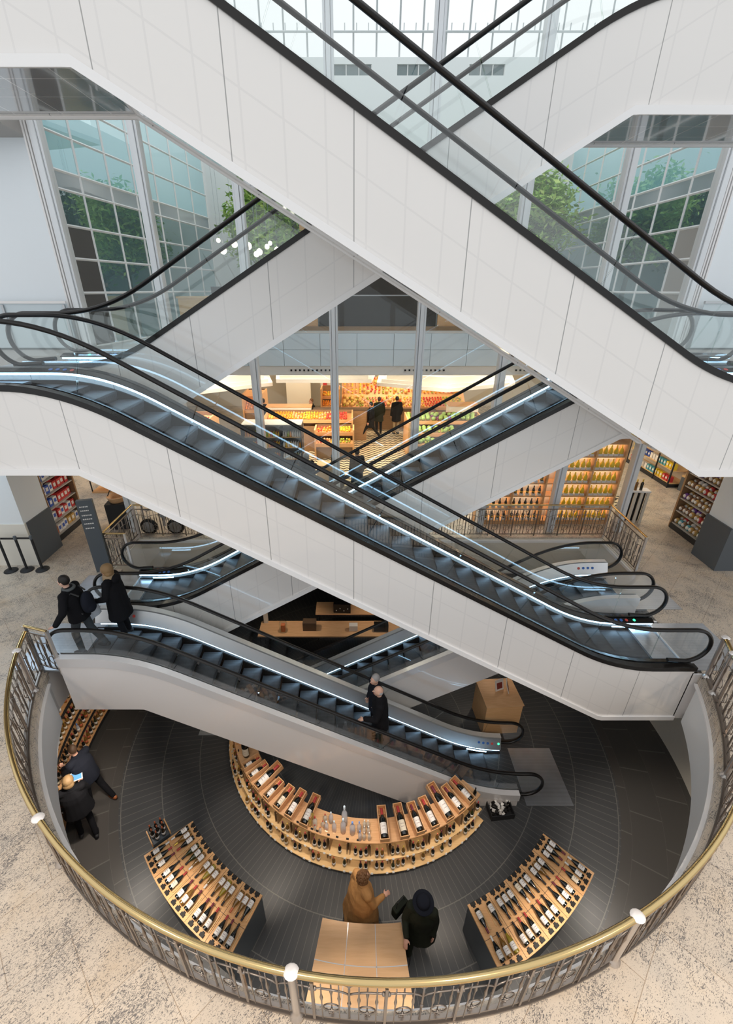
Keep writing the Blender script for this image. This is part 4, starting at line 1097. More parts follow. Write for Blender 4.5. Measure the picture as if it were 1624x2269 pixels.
def person(label, loc, rz, hgt=1.75, lean=0., side_lean=0., armL=None, armR=None, legL=None, legR=None, coat='cloth_black', hem=.85, flare=1.0, trousers='cloth_black',
           shoes='black_matte', hair='hair_dark_brown', hair_style='short', skin='skin', head_turn=0., head_nod=0., near=True, extras=None, category='person', group=None):
    """faces local +Y; arms: (elbow, wrist, finger dir, palm dir, curl) in local metres for a 1.75 m figure"""
    k = hgt / 1.75
    root = empty('person', loc, rz, label, category, group); root.scale = (k, k, k)
    V = Vector
    pel = V((0, 0, .95)); up = V((side_lean, lean, 1)).normalized()
    chest = pel + up * .32; nb = pel + up * .50; hd = pel + up * .56 + V((0, .025 + head_nod * .05, .115))
    rt = V((1, 0, 0))
    shL = nb - rt * .185 - up * .055; shR = nb + rt * .185 - up * .055
    armL = armL or (shL + V((-.06, -.02, -.28)), shL + V((-.05, .08, -.52)), (0, .2, -1), (1, 0, 0), .5)
    armR = armR or (shR + V((.06, -.02, -.28)), shR + V((.05, .08, -.52)), (0, .2, -1), (-1, 0, 0), .5)
    legL = legL or ((-.10, .02, .50), (-.10, -.02, .09)); legR = legR or ((.10, .02, .50), (.10, -.02, .09))
    hipL, hipR = pel + V((-.09, 0, -.03)), pel + V((.09, 0, -.03))
    # continuous body
    b = MB()
    HM = Matrix.Rotation(head_turn, 3, 'Z') @ Matrix.Rotation(-head_nod, 3, 'X')
    hp = lambda x, y, z: hd + HM @ V((x, y, z))
    b.sphere(hd, .1, 16, 12, (.76, .95, 1.12), HM.to_4x4()); b.sphere(hp(0, .025, -.06), .062, 12, 8, (.85, 1.0, .95), HM.to_4x4())
    b.tube([hp(0, .085, .02), hp(0, .112, -.02), hp(0, .088, -.032)], [.011, .016, .012], 6)
    for sg in (-1, 1):
        b.sphere(hp(sg * .077, -.005, -.01), .026, 8, 6, (.35, .7, 1.1), HM.to_4x4())
    b.sphere(hp(0, .083, -.062), .02, 8, 6, (1.3, .6, .6), HM.to_4x4())
    cap(b, nb - up * .03, hd - V((0, .01, .06)), .055, .05)
    for i in range(5):
        t = i / 4; c_ = pel.lerp(nb - up * .06, t)
        b.sphere(c_, .13, 12, 8, ((1.05, .92, .98, 1.15, 1.1)[i], .74, .8))
    for sh, (el, wr, fd, pd, cu), sg in ((shL, armL, 1), (shR, armR, -1)):
        cap(b, sh, el, .048, .040); cap(b, el, wr, .039, .027)
        hand(b, wr, fd, pd, cu, 1.0, sg)
    for hp_, (kn, an) in ((hipL, legL), (hipR, legR)):
        cap(b, hp_, kn, .078, .052); cap(b, kn, an, .05, .036)
    remesh(b, 'body', M[skin], .0085 if near else .016, root, 1)
    # coat with sleeves
    c = MB()
    hemz = hem; steps = 7
    top = nb + up * .0
    for i in range(steps):
        t = i / (steps - 1)
        z = top.z - .03 - t * (top.z - .03 - hemz)
        if z > pel.z: cc = pel + up * ((z - pel.z) / up.z)
        else: cc = V((pel.x, pel.y, z))
        below = max(0, (pel.z - z) / .5)
        wdt = (.150, .228, .232, .215, .210, .215, .225)[i] * (1 + (flare - 1) * t)
        dep = (.115, .160, .168, .160, .160, .165, .172)[i] * (1 + (flare - 1) * t * 1.2)
        if i == 0: prev = None
        ring_ = [(cc.x + wdt * math.cos(2 * math.pi * q / 16), cc.y + dep * math.sin(2 * math.pi * q / 16) * (1 + (.06 * flare - .06) * math.sin(q * 2.1)), z) for q in range(16)]
        if i == 0: vs = []
        vs += ring_
    fs = [(i * 16 + q, i * 16 + (q + 1) % 16, (i + 1) * 16 + (q + 1) % 16, (i + 1) * 16 + q) for i in range(steps - 1) for q in range(16)]
    fs += [tuple(range(16))[::-1], tuple((steps - 1) * 16 + q for q in range(16))]
    c.add(vs, fs)
    cap(c, shL + V((0, 0, .01)), shR + V((0, 0, .01)), .088, .088); c.sphere(nb - up * .02, .11, 12, 8, (1, 1, .72))
    c.tube([nb + V((.075 * math.cos(R(a)), .07 * math.sin(R(a)) + .005, .035 - .015 * math.sin(R(a)))) for a in range(0, 360, 24)], .026, 8, closed=True)
    for sh, (el, wr, *_r) in ((shL, armL), (shR, armR)):
        el = V(el); wr = V(wr); cap(c, sh, el, .080, .066); cap(c, el, el.lerp(wr, .93), .066, .050)
    remesh(c, 'coat', M[coat], .013 if near else .02, root, 3, .012 if near else None)
    # trousers
    t_ = MB()
    for hp_, (kn, an) in ((hipL, legL), (hipR, legR)):
        kn = V(kn); an = V(an); cap(t_, hp_, kn, .092, .070); cap(t_, kn, kn.lerp(an, .95), .069, .056)
    t_.sphere(pel + V((0, 0, -.04)), .12, 12, 8, (1.25, .95, 1))
    remesh(t_, 'trousers', M[trousers], .016, root, 2)
    for (kn, an), sg in ((legL, -1), (legR, 1)):
        an = V(an); kn = V(kn)
        s_ = MB(); s_.sphere(an + V((0, .055, -.045)), .1, 12, 8, (.44, 1.25, .44)); s_.sphere(an + V((0, -.03, -.035)), .055, 10, 6, (.8, .9, .9))
        s_.build('shoe', M[shoes], root)
    # hair
    h = MB(); HM4 = HM.to_4x4()
    if hair_style == 'short': h.sphere(hp(0, -.018, .025), .103, 16, 10, (.80, .94, 1.06), HM4)
    elif hair_style == 'bald':
        for sg in (-1, 1): h.sphere(hp(sg * .06, -.03, -.015), .045, 10, 8, (.5, 1.1, .8), HM4)
        h.sphere(hp(0, -.075, -.015), .05, 10, 8, (1.1, .5, .7), HM4)
    elif hair_style == 'bob':
        h.sphere(hp(0, -.022, .03), .118, 16, 10, (.92, .98, 1.02), HM4); h.sphere(hp(0, -.045, -.05), .105, 12, 8, (1.05, .8, .9), HM4)
    elif hair_style == 'curly':
        random.seed(4)
        for q in range(120):
            a = random.uniform(0, 6.28); e_ = random.uniform(-.6, 1.4)
            v = V((math.cos(a) * math.cos(e_), math.sin(a) * math.cos(e_), math.sin(e_)))
            if v.y > .55 and v.z < .3: continue
            h.sphere(hp(v.x * .092, v.y * .105 - .018, v.z * .115 + .01), .024, 6, 5, (1, 1, 1))
        h.sphere(hp(0, -.022, .02), .105, 12, 8, (.9, .98, 1.05), HM4)
    if h.v:
        if hair_style == 'curly': h.build('hair', M[hair], root)
        else: remesh(h, 'hair', M[hair], .010, root, 1, .006)
    if near:
        for sg in (-1, 1): MB().sphere(hp(sg * .033, .083, .012), .0095, 8, 6).build('eye', M['paper'], root); MB().sphere(hp(sg * .033, .0905, .012), .0045, 6, 5).build('pupil', M['black_matte'], root)
        MB().tube([hp(-.024, .0935, -.062), hp(0, .0985, -.060), hp(.024, .0935, -.062)], .0035, 5).build('lips', M['leather_red'], root)
    if extras: extras(root, dict(hd=hd, nb=nb, pel=pel, shL=shL, shR=shR, hp=hp, HM=HM4, up=up))
    return root
V = Vector
# --- man with backpack leaving the lower front escalator
def ex_hood(root, J):
    c = MB(); c.tube([J['nb'] + V((.09 * math.cos(R(a)), -.02 + .085 * math.sin(R(a)), .035)) for a in range(0, 360, 24)], .03, 8, closed=True)
    remesh(c, 'hood', M['cloth_hood'], .012, root, 2)
person('man in a black jacket with grey hood and backpack stepping off the escalator', (-5.10, 6.55, 0), R(90), 1.76, lean=.10, hair='hair_black', skin='skin_pale', trousers='cloth_grey',
       armL=((-.36, .02, 1.17), (-.46, .14, .99), (-.3, 1, -.2), (0, 0, -1), .7), legL=((-.10, .12, .50), (-.10, .10, .09)), legR=((.10, -.06, .50), (.10, -.26, .12)), coat='cloth_black', hem=.82, extras=ex_hood)
bp = empty('backpack', (-4.87, 6.55, .95), R(90), 'black backpack worn by the man with the grey hood', 'backpack')
mb = MB(); mb.sphere((0, 0, .22), .16, 14, 10, (.95, .62, 1.45)); mb.sphere((0, -.05, .12), .12, 12, 8, (1, .6, .9)); remesh(mb, 'pack_body', M['cloth_navy'], .014, bp, 3, .006)
for s_ in (-1, 1): MB().tube([(s_ * .10, .05, .42), (s_ * .12, .16, .50), (s_ * .12, .28, .40), (s_ * .12, .25, .15), (s_ * .10, .08, .02)], .016, 6).build('strap', M['black_matte'], bp)
# --- person with blond hair and scarf behind him
def ex_scarf(root, J):
    c = MB()
    for z, r in ((.0, .085), (.035, .080), (.07, .072)):
        c.tube([J['nb'] + V((r * 1.05 * math.cos(R(a)), r * math.sin(R(a)) + .01, z + .012 * math.sin(R(a * 2)))) for a in range(0, 360, 24)], .034, 8, closed=True)
    remesh(c, 'scarf', M['scarf_tan'], .012, root, 2, .01)
    h = MB(); h.sphere(J['nb'] + V((0, -.12, -.02)), .12, 12, 8, (1.1, .6, .8)); remesh(h, 'hood', M['cloth_black'], .014, root, 2, .01)
person('person with blond hair, tan scarf and long black coat behind the backpack wearer', (-4.60, 6.98, 0), R(92), 1.70, lean=.04, hair='hair_blond', hair_style='bob', skin='skin', coat='cloth_black', hem=.55, flare=1.25,
       armL=((-.27, .06, 1.13), (-.22, .30, 1.05), (.1, 1, -.1), (0, 0, -1), 1.0), extras=ex_scarf)
bg_ = MB()
bg_.add([(-.16, -.05, 0), (.16, -.05, 0), (.16, .05, 0), (-.16, .05, 0), (-.15, -.02, .34), (.15, -.02, .34), (.15, .02, .34), (-.15, .02, .34)], [(0, 3, 2, 1), (4, 5, 6, 7), (0, 1, 5, 4), (1, 2, 6, 5), (2, 3, 7, 6), (3, 0, 4, 7)])
r_ = empty('shopping_bag', (-5.02, 6.82, .62), R(80), 'pale grey blue shopping bag hanging from the blond person\'s hand', 'bag')
remesh(bg_, 'bag_body', M['bag_white'], .012, r_, 4, .02)
MB().tube([(-.08, 0, .32), (-.05, 0, .42), (0, 0, .45), (.05, 0, .42), (.08, 0, .32)], .006, 5).build('bag_handle', M['bag_white'], r_)
# --- two riders
person('bald man in a black coat on the lower escalator, hand on the rail', (.57, 6.43, -2.67), R(88), 1.82, lean=.06, hair='hair_grey', hair_style='bald', skin='skin_pale', coat='cloth_black', hem=.64, trousers='cloth_green',
       armL=((-.28, .10, 1.14), (-.235, .33, 1.12), (-.25, 1, -.15), (0, 0, -1), .8), armR=((.27, -.02, 1.15), (.25, .10, .92), (0, .3, -1), (-1, 0, 0), .6))
person('grey haired person in a dark coat riding beside the bald man on the lower escalator', (.50, 6.80, -2.67), R(110), 1.76, lean=.05, hair='hair_grey', skin='skin_pale', coat='cloth_navy', hem=.75, head_turn=.3,
       extras=lambda root, J: MB().tube([J['shL'] + V((.04, .06, .08)), V((0, .15, 1.2)), V((.16, .12, .92))], .014, 6).build('bag_strap', M['capsule_orange'], root))
# --- two customers at the left wall shelving
person('man in a black coat and brown shoes bending towards the wall shelving', (-5.72, 6.05, -4.0), R(70), 1.78, lean=.30, hair='hair_dark_brown', coat='cloth_navy', hem=.80, head_nod=.35,
       armL=((-.24, .32, 1.12), (-.12, .52, 1.02), (.3, 1, 0), (0, 0, 1), .7), armR=((.24, .32, 1.10), (.14, .50, .98), (-.2, 1, 0), (0, 0, 1), .7), shoes='leather_brown',
       legL=((-.11, .05, .50), (-.12, .08, .09)), legR=((.12, -.08, .50), (.14, -.30, .12)))
person('blond woman in a black coat holding a tablet at the wall shelving', (-5.62, 5.42, -4.0), R(28), 1.68, lean=.10, hair='hair_blond', hair_style='bob', coat='cloth_black', hem=.78, flare=1.35, head_nod=.3,
       armL=((-.24, .16, 1.15), (-.08, .36, 1.16), (.5, 1, 0), (0, 0, 1), .5), armR=((.24, .16, 1.15), (.12, .36, 1.16), (-.5, 1, 0), (0, 0, 1), .5),
       legL=((-.12, .03, .50), (-.13, -.05, .09)), legR=((.13, -.04, .50), (.17, -.22, .12)))
r_ = empty('tablet', (-5.80, 5.83, -2.80), R(28), 'white framed tablet with a blue screen held by the blond woman', 'tablet')
Mx = Matrix.Rotation(R(25), 4, 'X')
MB().box(-.125, .125, -.09, .09, -.005, .004, Mx).build('tablet_frame', M['paper'], r_); MB().box(-.105, .105, -.072, .072, .0042, .006, Mx).build('tablet_screen', M['tablet_screen'], r_)
# --- camel coat
person('woman with curly brown hair in a wide camel coat walking beside the curved counter', (.13, 3.86, -4.0), R(-62), 1.70, lean=.05, hair='hair_brown', hair_style='curly', coat='camel', hem=.40, flare=1.75, head_turn=-.1,
       armR=((.25, .10, 1.15), (.20, .34, 1.10), (.0, 1, -.1), (-.3, 0, -1), .7), armL=((-.26, .0, 1.14), (-.25, .10, .90), (0, .3, -1), (1, 0, 0), .5))
def ex_hat(root, J):
    h = MB(); h.lathe([(.165, -.012), (.175, -.004), (.17, .004), (.115, .012), (.108, .07), (.095, .10), (.06, .112), (.01, .112)], 24, Matrix.Translation(J['hd'] + V((0, -.01, .075))) @ Matrix.Rotation(-.15, 4, 'X'))
    h.build('hat', M['cloth_navy'], root)
    s = MB(); s.tube([J['nb'] + V((.09 * math.cos(R(a)), .085 * math.sin(R(a)), .03)) for a in range(0, 360, 24)], .04, 8, closed=True); remesh(s, 'scarf', M['cloth_black'], .012, root, 2)
person('person in a wide black hat and dark green coat beside the oak topped cabinet', (1.12, 3.58, -4.0), R(165), 1.70, lean=.10, hair='hair_black', hair_style='bob', coat='cloth_green', hem=.55, flare=1.35, trousers='cloth_green',
       armR=((.26, .12, 1.12), (.20, .33, 1.02), (0, 1, -.3), (-.3, 0, -1), .7), legR=((.12, .12, .5), (.13, .20, .09)), legL=((-.11, -.04, .5), (-.12, -.18, .11)), extras=ex_hat)
hb = empty('handbag', (.80, 3.80, -3.35), R(40), 'dark handbag hanging at the side of the person in the black hat', 'bag')
mb = MB().cbox((0, 0, .12), (.30, .12, .24)); remesh(mb, 'bag_body', M['cloth_green'], .014, hb, 5, .008); MB().tube([(-.1, 0, .23), (-.07, 0, .38), (.07, 0, .38), (.1, 0, .23)], .008, 6).build('bag_handle', M['black_matte'], hb)
# --- produce hall
W = [('dark haired man in a long black coat striding left across the zigzag tiles', (.80, 20.05, 0), 80, ((-.10, .24, .52), (-.10, .40, .12)), ((.10, -.12, .52), (.10, -.42, .16)), 'cloth_black', 'cloth_black', 1.78, 'hair_black'),
     ('person in a dark brown coat standing at the fruit counter behind the striding man', (1.22, 21.05, 0), 10, None, None, 'cloth_green', 'cloth_black', 1.78, 'hair_dark_brown'),
     ('man in a black coat and khaki trousers looking at the fruit counter', (2.05, 21.0, 0), 20, None, None, 'cloth_black', 'khaki', 1.82, 'hair_black'),
     ('vendor in dark clothes with short reddish hair behind the brown produce counter', (-1.95, 20.85, 0), 120, None, None, 'cloth_black', 'cloth_black', 1.75, 'hair_brown'),
     ('person in a black coat standing in the aisle left of the cream counter', (-4.15, 20.6, 0), 0, None, None, 'cloth_black', 'cloth_black', 1.80, 'hair_black')]
for lb, lc, rz, lL, lR, ct, tr, hh, hr in W:
    person(lb, lc, R(rz), hh, coat=ct, trousers=tr, hair=hr, legL=lL, legR=lR, near=False, hem=.62)
person('grey haired person in a dark coat between the cooler and the escalator glass', (-1.5, 13.4, 0), R(10), 1.66, coat='cloth_black', hair='hair_grey', hair_style='bob', near=False, hem=.6)
person('person in a long dark coat beside the round bin and centre column', (.12, 13.6, 0), R(30), 1.74, coat='cloth_navy', hair='hair_black', near=False, hem=.5)
# ================================================================ produce hall and ground floor
def col(name, c, rough=.45): return mat(name, c, rough, 0, .5)
M['champ_yellow'].node_tree.nodes['Principled BSDF'].inputs['Base Color'].default_value = (.98, .70, .03, 1)
col('orange', (.92, .34, .02)); col('apple_red', (.60, .05, .04)); col('apple_green', (.40, .50, .06)); col('lemon', (.85, .62, .04)); col('melon', (.75, .48, .14))
col('cabbage', (.28, .42, .12)); col('tomato', (.75, .08, .03)); col('grape', (.22, .05, .18)); col('peach', (.85, .42, .20)); col('avocado', (.06, .12, .03)); col('juice_yellow', (.85, .52, .05)); col('juice_red', (.6, .10, .05))
col('pack_white', (.80, .78, .76)); col('pack_red', (.60, .05, .05)); col('pack_blue', (.05, .12, .5)); col('pack_orange', (.75, .20, .04)); col('pack_gold', (.55, .33, .10)); col('pack_brown', (.28, .15, .08)); col('pack_teal', (.10, .40, .50)); col('pack_purple', (.25, .10, .40))
def fruit_mesh(nm, m_, r, sc=(1, 1, .93), stem=True):
    b = MB(); pr = []
    b.sphere((0, 0, r * sc[2]), r, 9, 6, sc)
    return b.mesh(nm, M[m_])
FR = {'orange': ('orange', fruit_mesh('orange', 'orange', .052)), 'red_apple': ('red apple', fruit_mesh('red_apple', 'apple_red', .050)), 'green_apple': ('green apple', fruit_mesh('green_apple', 'apple_green', .050)),
      'lemon': ('lemon', fruit_mesh('lemon', 'lemon', .050, (1.25, .9, .9))), 'melon': ('melon', fruit_mesh('melon', 'melon', .10)), 'cabbage': ('cabbage', fruit_mesh('cabbage', 'cabbage', .095)),
      'tomato': ('tomato', fruit_mesh('tomato', 'tomato', .050, (1, 1, .8))), 'peach': ('peach', fruit_mesh('peach', 'peach', .052)), 'aubergine': ('aubergine', fruit_mesh('aubergine', 'grape', .05, (1.6, .9, .9)))}
random.seed(21)
def heap(x0, x1, y0, y1, z, slope, mix, where, dx=.115, lift=.03):
    """rows of fruit on a tilted tray rising to the back"""
    ny = max(1, int((y1 - y0) / .10))
    for j in range(ny):
        x = x0 + .05
        while x < x1 - .05:
            i = min(len(mix) - 1, int((x - x0) / (x1 - x0) * len(mix)))
            k = random.choice(mix[i])
            y = y0 + (j + .5) * (y1 - y0) / ny
            o = link(k, FR[k][1], None, (x + random.uniform(-.015, .015), y + random.uniform(-.012, .012), z + slope * (y - y0) + random.uniform(0, lift)), (0, 0, random.uniform(0, 3)))
            tag(o, '%s in the heaped produce on the %s' % (FR[k][0], where), FR[k][0], '%ss on the %s' % (FR[k][0], where))
            x += dx * (1.8 if k in ('melon', 'cabbage') else 1)
def stand(label, x0, x1, y0, y1, tiers, hp, wood_='oak_orange'):
    """tiers: (front y, back y, z, rise)"""
    root = empty('produce_stand', ((x0 + x1) / 2, y0, 0), 0, label, 'produce stand')
    h = (x1 - x0) / 2
    for (a, b_, z, sl) in tiers:
        zb = z + sl * (b_ - a)
        vs = [(-h, a - y0, z - .05), (h, a - y0, z - .05), (h, b_ - y0, zb - .05), (-h, b_ - y0, zb - .05), (-h, a - y0, z), (h, a - y0, z), (h, b_ - y0, zb), (-h, b_ - y0, zb)]
        MB().add(vs, [(0, 3, 2, 1), (4, 5, 6, 7), (0, 1, 5, 4), (1, 2, 6, 5), (2, 3, 7, 6), (3, 0, 4, 7)]).build('tray', M[wood_], root)
        MB().box(-h, h, a - y0 - .03, a - y0, z - .10, z + .05).build('tray_front', M[wood_], root)
    for s_ in (-1, 1): MB().box(s_ * h - .03, s_ * h + .03, -.05, y1 - y0, 0, hp).build('side_panel', M[wood_], root)
    MB().box(-h + .04, h - .04, y1 - y0 - .05, y1 - y0, 0, hp).build('back_panel', M['oak_dark'], root)
    MB().box(-h + .04, h - .04, .10, .14, 0, tiers[0][2] - .12).build('front_panel', M['oak_dark'], root)
    return root
# citrus and apple stand left of the centre
stand('wooden fruit stand with oranges and apples left of the centre columns', -3.75, -.05, 18.3, 19.7, [(18.9, 19.55, 1.22, .25)], 1.5)
heap(-3.70, -.15, 18.92, 19.5, 1.24, .25, [['orange', 'lemon'], ['orange'], ['orange', 'peach'], ['orange', 'lemon', 'green_apple'], ['orange', 'peach'], ['peach', 'red_apple'], ['red_apple', 'tomato']], 'top tray of the left fruit stand')
stand('lower two tiered wooden fruit stand beside the zigzag tiled aisle', -1.55, .0, 17.4, 18.2, [(17.45, 17.75, .62, .3), (17.78, 18.15, 1.0, .3)], 1.25)
heap(-1.48, -.07, 17.47, 17.76, .64, .3, [['tomato', 'peach'], ['peach', 'lemon'], ['green_apple', 'lemon']], 'lower tray of the two tiered stand')
heap(-1.48, -.07, 17.80, 18.14, 1.02, .3, [['tomato', 'orange'], ['tomato', 'orange'], ['lemon']], 'upper tray of the two tiered stand')
# right stand: green vegetables
stand('wooden vegetable stand with cabbages right of the zigzag tiled aisle', 2.25, 5.4, 17.6, 19.3, [(17.7, 18.1, .50, .3), (18.15, 18.5, .85, .3), (18.7, 19.2, 1.22, .25)], 1.5)
heap(2.32, 5.3, 17.72, 18.1, .52, .3, [['green_apple', 'cabbage'], ['tomato', 'aubergine'], ['green_apple']], 'lowest tray of the vegetable stand')
heap(2.32, 5.3, 18.17, 18.5, .87, .3, [['cabbage'], ['green_apple', 'cabbage'], ['tomato']], 'middle tray of the vegetable stand')
heap(2.32, 5.3, 18.72, 19.2, 1.24, .25, [['cabbage'], ['cabbage', 'aubergine'], ['cabbage']], 'top tray of the vegetable stand')
# big sloping wall of fruit at the back
stand('long sloping wall of mixed fruit at the back of the produce hall', -.6, 5.6, 22.0, 24.2, [(22.1, 24.0, 1.0, .62)], 1.2)
heap(-.5, 5.5, 22.12, 22.7, 1.02, .62, [['green_apple', 'melon'], ['tomato', 'peach', 'green_apple'], ['melon', 'red_apple', 'tomato'], ['peach', 'lemon'], ['red_apple', 'tomato'], ['lemon', 'green_apple']], 'front of the sloping fruit wall', .14)
heap(-.5, 5.5, 22.9, 23.9, 1.50, .62, [['lemon', 'peach'], ['orange', 'red_apple', 'melon'], ['orange', 'melon', 'green_apple'], ['melon', 'peach', 'tomato'], ['orange', 'green_apple'], ['tomato', 'melon']], 'rear of the sloping fruit wall', .20)
stand('narrow wooden orange stand left of the sloping fruit wall', -1.6, -.7, 22.2, 23.2, [(22.3, 22.7, 1.0, .4), (22.75, 23.1, 1.4, .4)], 1.9)
heap(-1.55, -.75, 22.3, 22.7, 1.02, .4, [['orange']], 'narrow orange stand'); heap(-1.55, -.75, 22.76, 23.1, 1.42, .4, [['orange', 'lemon']], 'narrow orange stand')
# left vegetable crates seen past the rear escalator
stand('angled wooden produce stand at the far left of the hall', -7.6, -5.6, 16.6, 18.2, [(16.7, 17.3, .9, .5), (17.4, 18.1, 1.3, .5)], 1.8)
heap(-7.5, -5.7, 16.75, 17.3, .92, .5, [['lemon', 'green_apple'], ['tomato', 'red_apple']], 'far left produce stand', .12); heap(-7.5, -5.7, 17.42, 18.0, 1.32, .5, [['tomato', 'orange'], ['peach', 'tomato']], 'far left produce stand', .12)
stand('wooden bread and fruit stand at the back left of the hall', -5.2, -4.3, 21.0, 22.4, [(21.1, 21.7, 1.1, .5), (21.8, 22.3, 1.6, .5)], 1.9)
heap(-5.15, -4.35, 21.1, 22.2, 1.12, .5, [['peach', 'orange']], 'back left stand', .13)
# black cooler with juice bottles
root = empty('cooler_cabinet', (-2.95, 15.75, 0), 0, 'black framed open cooler filled with yellow and red juice bottles', 'cooler')
MB().box(-1.15, 1.05, .0, .85, 0, .12).build('cooler_base', M['black_matte'], root); MB().box(-1.15, 1.05, .80, .85, .12, 1.85).build('back_panel', M['grey_wall'], root)
for x in (-1.15, .25, 1.02): MB().box(x, x + .03, 0, .8, .12, 1.85).build('upright', M['black_matte'], root)
MB().box(-1.15, 1.05, 0.1, .85, 1.85, 1.89).build('cooler_top', M['grey_wall'], root)
jm = {c_: MB().lathe([(.036, 0), (.038, .01), (.038, .12), (.018, .165), (.018, .19)], 8).mesh('juice_bottle', M[c_]) for c_ in ('juice_yellow', 'juice_red', 'apple_green', 'pack_white', 'orange')}
jl = {'juice_yellow': 'yellow juice bottle', 'juice_red': 'red juice bottle', 'apple_green': 'green juice bottle', 'pack_white': 'white bottle', 'orange': 'orange juice bottle'}
for j, z in enumerate((.15, .58, 1.0, 1.38)):
    MB().box(-1.12, 1.02, .05 + .08 * j, .80, z - .03, z).build('shelf', M['oak_light'], root)
    for i in range(24):
        x = -1.06 + .088 * i
        if .19 < x < .33: continue
        for y in (.10 + .08 * j, .24 + .08 * j):
            c_ = 'pack_white' if x > .3 and random.random() < .7 else random.choice(['juice_yellow', 'juice_yellow', 'orange', 'juice_red', 'apple_green'] if j in (1, 3) else ['juice_yellow', 'juice_yellow', 'juice_yellow', 'orange', 'juice_red'])
            tag(link('juice_bottle', jm[c_], None, (-2.95 + x, 15.75 + y, z)), '%s on the %s shelf of the black cooler' % (jl[c_], ['lowest', 'second', 'third', 'top'][j]), 'bottle', 'bottles in the black cooler')
# dark low cabinets left of the cooler
tag(MB().box(-.9, .9, -.35, .35, 0, 1.05).box(-.86, .86, -.31, .31, 1.05, 1.1).build('counter_cabinet', M['grey_wall'], None, (-5.3, 16.2, 0)), 'long grey counter left of the black cooler', 'counter')
# counters and cream boxes at the back
def counter(label, x0, x1, y0, y1, z, m_='cream', top='warm_white'):
    r_ = empty('counter', ((x0 + x1) / 2, (y0 + y1) / 2, 0), 0, label, 'counter'); hx, hy = (x1 - x0) / 2, (y1 - y0) / 2
    MB().box(-hx, hx, -hy, hy, 0, z).build('counter_body', M[m_], r_); MB().box(-hx - .03, hx + .03, -hy - .03, hy + .03, z, z + .05).build('counter_top', M[top], r_)
    return r_
counter('cream service counter with orange edging behind the left fruit stand', -3.9, -1.9, 19.9, 20.4, 1.55, 'warm_white', 'oak_orange')
counter('brown produce counter in front of the vendor', -1.8, .6, 19.95, 20.35, 1.40, 'oak_dark', 'dark_wood')
counter('cream pay desk right of the sloping fruit wall', 4.3, 5.6, 19.9, 20.6, 1.6, 'warm_white', 'oak')
counter('brown counter front below the sloping fruit wall', .7, 4.0, 21.75, 21.95, .98, 'oak_dark', 'dark_wood')
for x0, x1 in ((-3.6, -2.3), (-1.75, -1.62 + .6)):
    tag(MB().box(x0, x1, 24.3, 24.7, 0, 3.9).build('wall_pier', M['warm_white']), kind='structure')
tag(MB().box(-1.62, -1.42, 24.2, 24.3, 1.7, 2.3).build('fire_extinguisher', M['pack_red']), 'red fire extinguisher shape on the cream wall behind the vendor', 'fire extinguisher')
# angular white canopies
def canopy(poly, z0, z1, label):
    cx = sum(p[0] for p in poly) / len(poly); cy = sum(p[1] for p in poly) / len(poly)
    r_ = empty('canopy', (cx, cy, z0), 0, label, 'canopy')
    pl = [(x - cx, y - cy) for x, y in poly]; s_ = lambda k: [(x * k, y * k) for x, y in pl]
    MB().prism(pl, .0, .14).build('canopy_rim', M['fascia_white'], r_)
    MB().prism(s_(.93), .14, .26).build('canopy_step', M['warm_white'], r_)
    MB().prism(s_(.86), .26, .50).build('canopy_crown', M['warm_white'], r_)
    for k in (-1, 1): MB().cbox((k * 1.2, .4, (3.95 - z0 + .5) / 2), (.06, .06, 3.95 - z0 - .5)).build('canopy_hanger', M['white_trim'], r_)
canopy([(-3.05, 18.0), (.72, 18.0), (1.1, 21), (-3.5, 21)], 2.98, 3.9, 'long straight white canopy over the left fruit stand')
canopy([(.95, 18.6), (3.6, 17.3), (6.6, 18.6), (7.2, 21), (1.2, 21)], 2.75, 3.9, 'pointed white canopy over the vegetable stand')
canopy([(-7.8, 18.4), (-5.9, 16.9), (-3.3, 18.6), (-3.9, 21), (-8, 21)], 2.75, 3.9, 'pointed white canopy at the left of the produce hall')
# dark round bins and a table by the centre column
tag(MB().lathe([(.24, 0), (.27, .9), (.25, .95)], 14).build('bin', M['black_matte'], None, (-.55, 13.6, 0)), 'dark round bin behind the rear escalator glass at the centre column', 'bin')
tag(MB().cbox((0, 0, .36), (.7, .5, .72)).build('display_block', M['oak_light'], None, (-.95, 15.0, 0)), 'pale wooden display block in front of the two tiered fruit stand', 'block')
b = parted_bottle('bordeaux', 'bottle_dark', 'label_white', 'capsule_dark', .45, 'display_bottle'); b.location = (-.75, 15.0, .72); tag(b, 'dark bottle on the pale wooden block by the centre column', 'bottle')
# chalk boards at the vegetable stand
for k, x in enumerate((2.9, 4.1)):
    r_ = empty('chalk_board', (x, 17.2, 0), 0, ['left black chalk board standing before the vegetable stand', 'right black chalk board standing before the vegetable stand'][k], 'chalk board')
    MB().box(-.35, .35, 0, .03, 0, .62).build('board', M['black_matte'], r_)
    s_ = MB()
    for q in range(5): s_.tube([(-.25 + .1 * q, -.004, .2), (-.22 + .1 * q, -.004, .34), (-.18 + .1 * q, -.004, .22)], .006, 4)
    s_.build('chalk_marks', M['paper'], r_)

